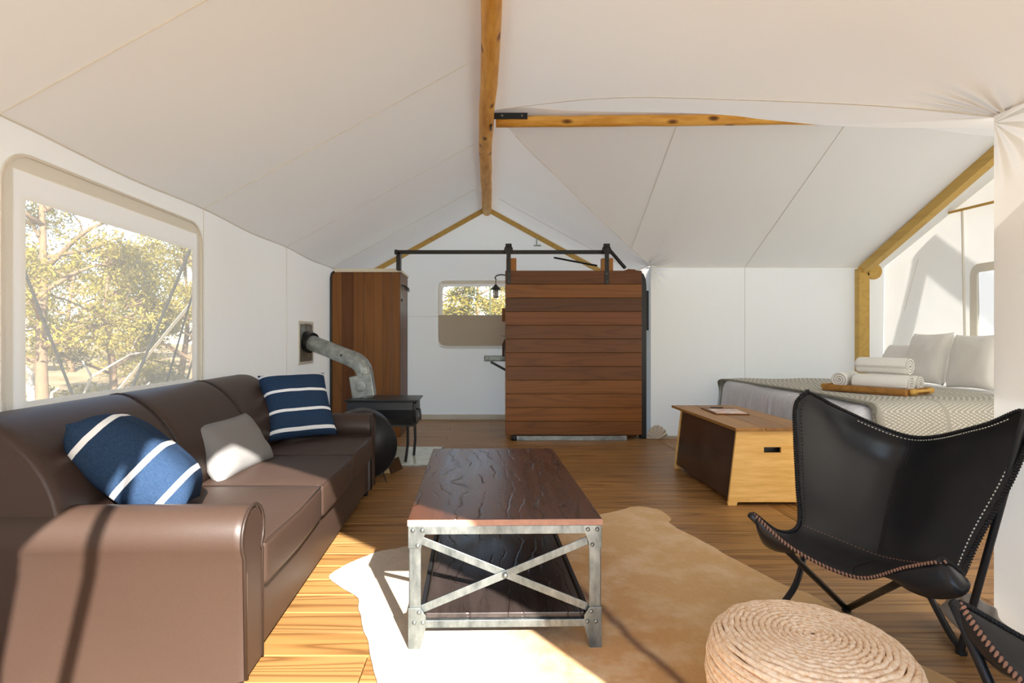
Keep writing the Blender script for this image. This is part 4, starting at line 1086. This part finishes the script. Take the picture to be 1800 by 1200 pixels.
def towel_roll(r, length, sq=1.0, turns=3.4):
    """terry towel rolled up: a spiral of cloth along local x"""
    m = MB(); n = int(turns*22); vs = []
    def pt(i, off, x):
        t = i/n*turns*2*PI; rr_ = (.010+(r-.012)*(i/n))+off
        return (x, rr_*math.cos(t), rr_*math.sin(t)*sq)
    xs_ = [0, .008, .03, length/2, length-.03, length-.008, length]; q = [.004, .0015, 0, 0, 0, .0015, .004]
    th = (r/turns)*.86
    for x, e in zip(xs_, q):
        for i in range(n+1): vs.append(pt(i, -e, x))
        for i in range(n+1): vs.append(pt(i, -th+e, x))
    w = 2*(n+1); fs = []
    for k in range(len(xs_)-1):
        for i in range(n):
            fs.append((k*w+i, k*w+i+1, (k+1)*w+i+1, (k+1)*w+i))
            fs.append((k*w+n+1+i, (k+1)*w+n+1+i, (k+1)*w+n+2+i, k*w+n+2+i))
        fs.append((k*w+n, k*w+2*n+1, (k+1)*w+2*n+1, (k+1)*w+n))
    for k in (0, len(xs_)-1):
        for i in range(n): fs.append((k*w+i, k*w+n+1+i, k*w+n+2+i, k*w+i+1))
    return m.add(vs, fs)
TM = Matrix.Translation((2.85, 4.79, .728)) @ Matrix.Rotation(math.radians(-61), 4, 'Z')
def put(o, x, y, z, rz=0, rx=0): o.matrix_world = TM @ Matrix.Translation((x, y, z)) @ Matrix.Rotation(rz, 4, 'Z') @ Matrix.Rotation(rx, 4, 'X'); return o
t1 = towel_roll(.076, .28).build('rolled_towel', twl.m, smooth=True); put(t1, .10, .06, .076, PI/2+.12, 2.2)
tag(t1, 'white towel rolled up with its spiral end showing, alone on the tray', 'towel', 'white towels on the tray')
t2 = towel_roll(.074, .40, .92).build('rolled_towel', twl.m, smooth=True); put(t2, .20, .12, .070, .05, 1.2)
tag(t2, 'white towel lying at the bottom of the two stacked towels', 'towel', 'white towels on the tray')
t4 = towel_roll(.074, .40, .92).build('rolled_towel', twl.m, smooth=True); put(t4, .195, .285, .070, .0, 2.5)
tag(t4, 'white towel behind the stack, mostly hidden on the tray', 'towel', 'white towels on the tray')
t3 = towel_roll(.082, .37, .90).build('rolled_towel', twl.m, smooth=True); put(t3, .19, .195, .197, .03, .6)
tag(t3, 'white towel lying on top of the two stacked towels', 'towel', 'white towels on the tray')

# ------------------------------------------------------------------ outdoors: trees, stump, guy ropes
lf = NT('leaf', .8, .1); r_ = lf.noise(lf.obj(), 1.7, 4, .6)
lc = lf.ramp(r_, [(.3, rgb(84, 82, 36)), (.55, rgb(142, 128, 58)), (.75, rgb(184, 162, 88))])
d_ = lf.n('BsdfDiffuse', {'Color': lc}); t_ = lf.n('BsdfTranslucent', {'Color': lc}); x_ = lf.n('MixShader', {0: .3, 1: d_.outputs[0], 2: t_.outputs[0]})
lf.link(x_.outputs[0], lf.out.inputs['Surface']); M_['leaf'] = lf.m
M_['bark'] = plain('tree_bark', rgb(120, 98, 76), .95, .05, 0, 14, .35, .6)
M_['dead'] = plain('dead_wood', rgb(176, 168, 156), .9, .05, 0, 14, .2, .5)
def tuft(m, c, r, n, rnd, size=.07):
    for _ in range(n):
        d = Vector((rnd.gauss(0, 1), rnd.gauss(0, 1), rnd.gauss(0, .7))); d = d.normalized()*r*rnd.random()**.45
        p = c+d; a = Vector((rnd.gauss(0, 1), rnd.gauss(0, 1), rnd.gauss(0, 1))).normalized(); b = a.cross(Vector((rnd.gauss(0, 1), rnd.gauss(0, 1), rnd.gauss(0, 1)))).normalized()
        s = size*rnd.uniform(.6, 1.4); o = len(m.v)
        m.v += [tuple(p-a*s), tuple(p+b*s*.35), tuple(p+a*s), tuple(p-b*s*.35)]; m.f.append((o, o+1, o+2, o+3))
def tree(x, y, h, cr_, seed, label, lean=(0, 0), tr=.12, nb=9, tufts=5, per=60, low=.30, size=.07, name='juniper_tree'):
    rnd = random.Random(seed); z0 = ground_z(x, y)-.05
    o = root(name, label, 'tree', (x, y, z0), 0, 'trees beyond the tent')
    tr_p = [Vector((lean[0]*t*t*h+.08*math.sin(t*5+seed), lean[1]*t*h+.06*math.sin(t*4+seed*2), t*h*.8)) for t in [i/8 for i in range(9)]]
    MB().tube(tr_p, [tr*(1-.75*i/8)+(.06*tr if i == 0 else 0) for i in range(9)], 9).build('trunk', M_['bark'], o, smooth=True)
    bm_ = MB(); fm = MB()
    for i in range(nb):
        t = low+(1-low)*(i+rnd.random()*.6)/nb; p = cr(tr_p, min(1, t)); an = rnd.uniform(0, 2*PI); L_ = cr_*(1.1-.55*abs(t-.55))*rnd.uniform(.75, 1.15)
        e = p+Vector((math.cos(an)*L_, math.sin(an)*L_, h*.10+rnd.uniform(-.1, .35)))
        mid = (p+e)/2+Vector((rnd.uniform(-.15, .15), rnd.uniform(-.15, .15), rnd.uniform(-.05, .2)))
        q = [p, mid, e]; bm_.tube([cr(q, k/6) for k in range(7)], [tr*.42*(1-.85*k/6) for k in range(7)], 6)
        for k in range(tufts):
            c = cr(q, rnd.uniform(.45, 1.02))+Vector((rnd.gauss(0, .22), rnd.gauss(0, .22), rnd.gauss(.08, .18)))*cr_*.55
            bm_.tube([cr(q, .6), (cr(q, .7)+c)/2+Vector((0, 0, .05)), c], [.016, .010, .005], 4)
            tuft(fm, c, cr_*rnd.uniform(.15, .28), per, rnd, size)
    bm_.build('branches', M_['bark'], o, smooth=True, kind='stuff'); fm.build('crown', M_['leaf'], o, kind='stuff')
    return o
N3 = [('old leaning tree with a curving trunk nearest the side window', -5.40, 7.0, 4.4, 1.45, 3, (-.05, .02), .085, 15, 8, 170, .30, .030),
      ('bushy tree in the centre of the side window view', -6.75, 10.2, 3.3, 1.25, 7, (.05, 0), .075, 11, 7, 150, .12, .034),
      ('bushy tree toward the far edge of the side window', -6.9, 13.0, 3.9, 1.25, 12, (.04, 0), .08, 11, 7, 150, .15, .038),
      ('small bushy tree just past the far edge of the side window', -4.75, 9.35, 3.3, .95, 15, (.06, 0), .06, 11, 7, 140, .12, .034),
      ('distant pale green tree behind the leaning tree', -10.6, 14.6, 3.4, 1.35, 21, (0, 0), .09, 11, 6, 110, .1, .055),
      ('distant pale green tree low in the gap of sky', -10.9, 18.2, 3.0, 1.4, 24, (0, 0), .09, 11, 6, 110, .1, .055),
      ('farthest pale tree behind the dead stump', -14.6, 18.8, 4.0, 1.5, 28, (0, 0), .09, 11, 6, 110, .1, .06),
      ('distant dense tree beside the slanting white strap', -8.0, 17.2, 4.2, 1.4, 29, (0, 0), .09, 11, 6, 110, .1, .055),
      ('leafy tree filling the near half of the rear window', -1.15, 12.2, 3.4, 1.1, 31, (0, 0), .07, 13, 7, 150, .15, .036),
      ('leafy tree filling the rear window beside the barn door', 1.2, 13.2, 3.6, 1.15, 35, (0, 0), .07, 13, 7, 150, .15, .036),
      ('farther tree seen between two trees in the rear window', -.1, 16.2, 4.0, 1.5, 39, (0, 0), .08, 12, 6, 130, .1, .05)]
for lab, x, y, h, r, sd, ln_, tr_, nb, tf, per, low, size in N3: tree(x, y, h, r, sd, lab, ln_, tr_, nb, tf, per, low, size)
rnd = random.Random(50)
for k, (x, y, r, lab) in enumerate(((-7.7, 11.0, .55, 'low grey green bush on the sand beside the dead stump'), (-6.3, 11.2, .5, 'low dark bush at the foot of the central tree'), (-8.6, 14.5, .7, 'low bush on the sand far behind the central tree'))):
    b = root('low_bush', lab, 'bush', (x, y, ground_z(x, y)-.03), 0, 'bushes beyond the tent')
    fm = MB(); sm = MB()
    for i in range(12):
        c = Vector((rnd.uniform(-r, r), rnd.uniform(-r, r), rnd.uniform(.1, .6)*r)); tuft(fm, c, r*.4, 70, rnd, .05); sm.tube([(0, 0, 0), tuple(c*.5+Vector((0, 0, .05))), tuple(c)], [.015, .01, .005], 5)
    sm.build('stem', M_['bark'], b, kind='stuff'); fm.build('foliage', M_['leaf'], b, kind='stuff')
sx0, sy0 = -7.35, 9.3; gz = ground_z(sx0, sy0)
du = root('dead_stump', 'bleached white dead tree stump with broken branches on the sand', 'stump', (sx0, sy0, gz-.05))
MB().tube([(.15, 0, 0), (.05, 0, .15), (-.02, 0, .35), (-.10, .05, .55), (-.04, .0, .72), (-.16, 0, .9)], [.17, .12, .08, .06, .045, .01], 9).build('trunk', M_['dead'], du, smooth=True)
for P in ([(.05, 0, .15), (.25, .05, .30), (.30, 0, .42), (.42, 0, .5)], [(.0, 0, .2), (.14, 0, .45), (.12, 0, .62)], [(.1, 0, .08), (.45, .1, .12), (.6, .1, .22)], [(.05, 0, .1), (-.25, 0, .12), (-.38, 0, .3)], [(-.02, 0, .3), (.05, .1, .5), (.02, .1, .66)]):
    MB().tube(P, [.06*(1-.8*i/(len(P)-1)) for i in range(len(P))], 7).build('branch', M_['dead'], du, smooth=True)
def fallen(x, y, pts, lab):
    o = root('dead_branch', lab, 'branch', (x, y, ground_z(x, y)), 0, 'dead branches under the trees')
    for P in pts: MB().tube(P, [.022*(1-.6*i/(len(P)-1)) for i in range(len(P))], 6).build('limb', M_['dead'], o, smooth=True)
fallen(-6.1, 9.1, [[(-.5, 0, .0), (0, 0, .25), (.5, .1, .42), (.9, .1, .46)], [(.0, 0, .25), (.3, 0, .55), (.45, 0, .75)], [(.5, .1, .42), (.7, .1, .6)]], 'bare grey dead branch lying under the central tree')
fallen(-6.4, 9.0, [[(-.1, 0, .0), (.2, 0, .7), (.75, .1, 1.05), (1.2, .1, 1.12)], [(.2, 0, .7), (.05, 0, .95)], [(.75, .1, 1.05), (.85, .1, 1.3), (1.0, .1, 1.5)]], 'tall bare dead branch reaching up in front of the central tree')
def guy(a, b, r, mat, lab, name='guy_rope', flat=False):
    b = (b[0], b[1], ground_z(b[0], b[1])-.02)
    o = root(name, lab, 'rope', b, 0, 'guy ropes outside the side window')
    q = Vector(a)-Vector(b)
    m = MB().bar((0, 0, 0), tuple(q), r*2.2, .004) if flat else MB().tube([(0, 0, 0), tuple(q*.5-Vector((0, 0, .02))), tuple(q)], r, 7)
    m.build('line', mat, o)
    MB().tube([(0, 0, .12), (0, 0, -.08)], .012, 6).build('stake', M_['black'], o)
guy((-2.70, 6.00, 1.98), (-5.83, 8.33), .020, M_['strap'], 'wide white guy strap slanting across the side window', 'guy_strap', True)
guy((-2.70, 3.20, 1.83), (-2.86, 4.50), .009, M_['rope'], 'dark guy rope nearest the leaning tree in the side window')
guy((-1.93, 3.90, 1.95), (-3.23, 4.50), .011, M_['rope'], 'long dark guy rope crossing behind the white strap')
guy((-1.93, 4.05, 1.95), (-2.83, 4.50), .007, M_['rope'], 'thin dark guy rope below the white strap')
guy((-1.93, 4.30, 1.95), (-2.81, 4.80), .008, M_['rope'], 'thin dark guy rope at the far corner of the side window')
fp_ = root('fly_pole', 'wooden pole outside holding the guy strap of the fly', 'pole', (-2.70, 6.0, ground_z(-2.7, 6.0)-.02))
MB().tube([(0, 0, 0), (0, 0, 2.25)], .04, 10).build('log', M_['post'], fp_, smooth=True)
fp2 = root('fly_pole', 'wooden pole outside holding the first dark guy rope', 'pole', (-2.70, 3.2, ground_z(-2.7, 3.2)-.02))
MB().tube([(0, 0, 0), (0, 0, 2.10)], .03, 10).build('log', M_['post'], fp2, smooth=True)
gr = root('marker_rope', 'thin pale yellow rope hanging outside the rear window', 'rope', (.10, 8.6, ground_z(.1, 8.6)-.02))
MB().tube([(0, 0, 0), (0, 0, 2.6)], .014, 7).build('line', plain('yellow_rope', rgb(232, 226, 150), .8), gr)
# crossed log poles outside the sleeping wing: their shadow falls on the end canvas
xp = root('crossed_poles', 'crossed log poles outside whose shadow falls on the bright end canvas', 'pole', (5.25, 4.6, -.25))
MB().tube([(0, .80, 0), (0, -.35, 3.34)], .055, 12).build('log', M_['log'], xp, smooth=True)
MB().tube([(0, -.35, 3.36), (0, -1.75, 2.25)], .07, 12).build('log', M_['log'], xp, smooth=True)
MB().tube([(0, -1.72, 0), (0, -1.75, 2.28)], .07, 12).build('log', M_['log'], xp, smooth=True)
# slanting pole at the entrance behind the camera: it throws the thin line of shade across the sofa
ep = root('entrance_pole', 'slanting wooden pole outside the open entrance throwing a thin line of shade', 'pole', (-.76, YF-.05, -.03))
MB().tube([(0, 0, 0), (.62, 0, 2.72)], .022, 10).build('log', M_['post'], ep, smooth=True)
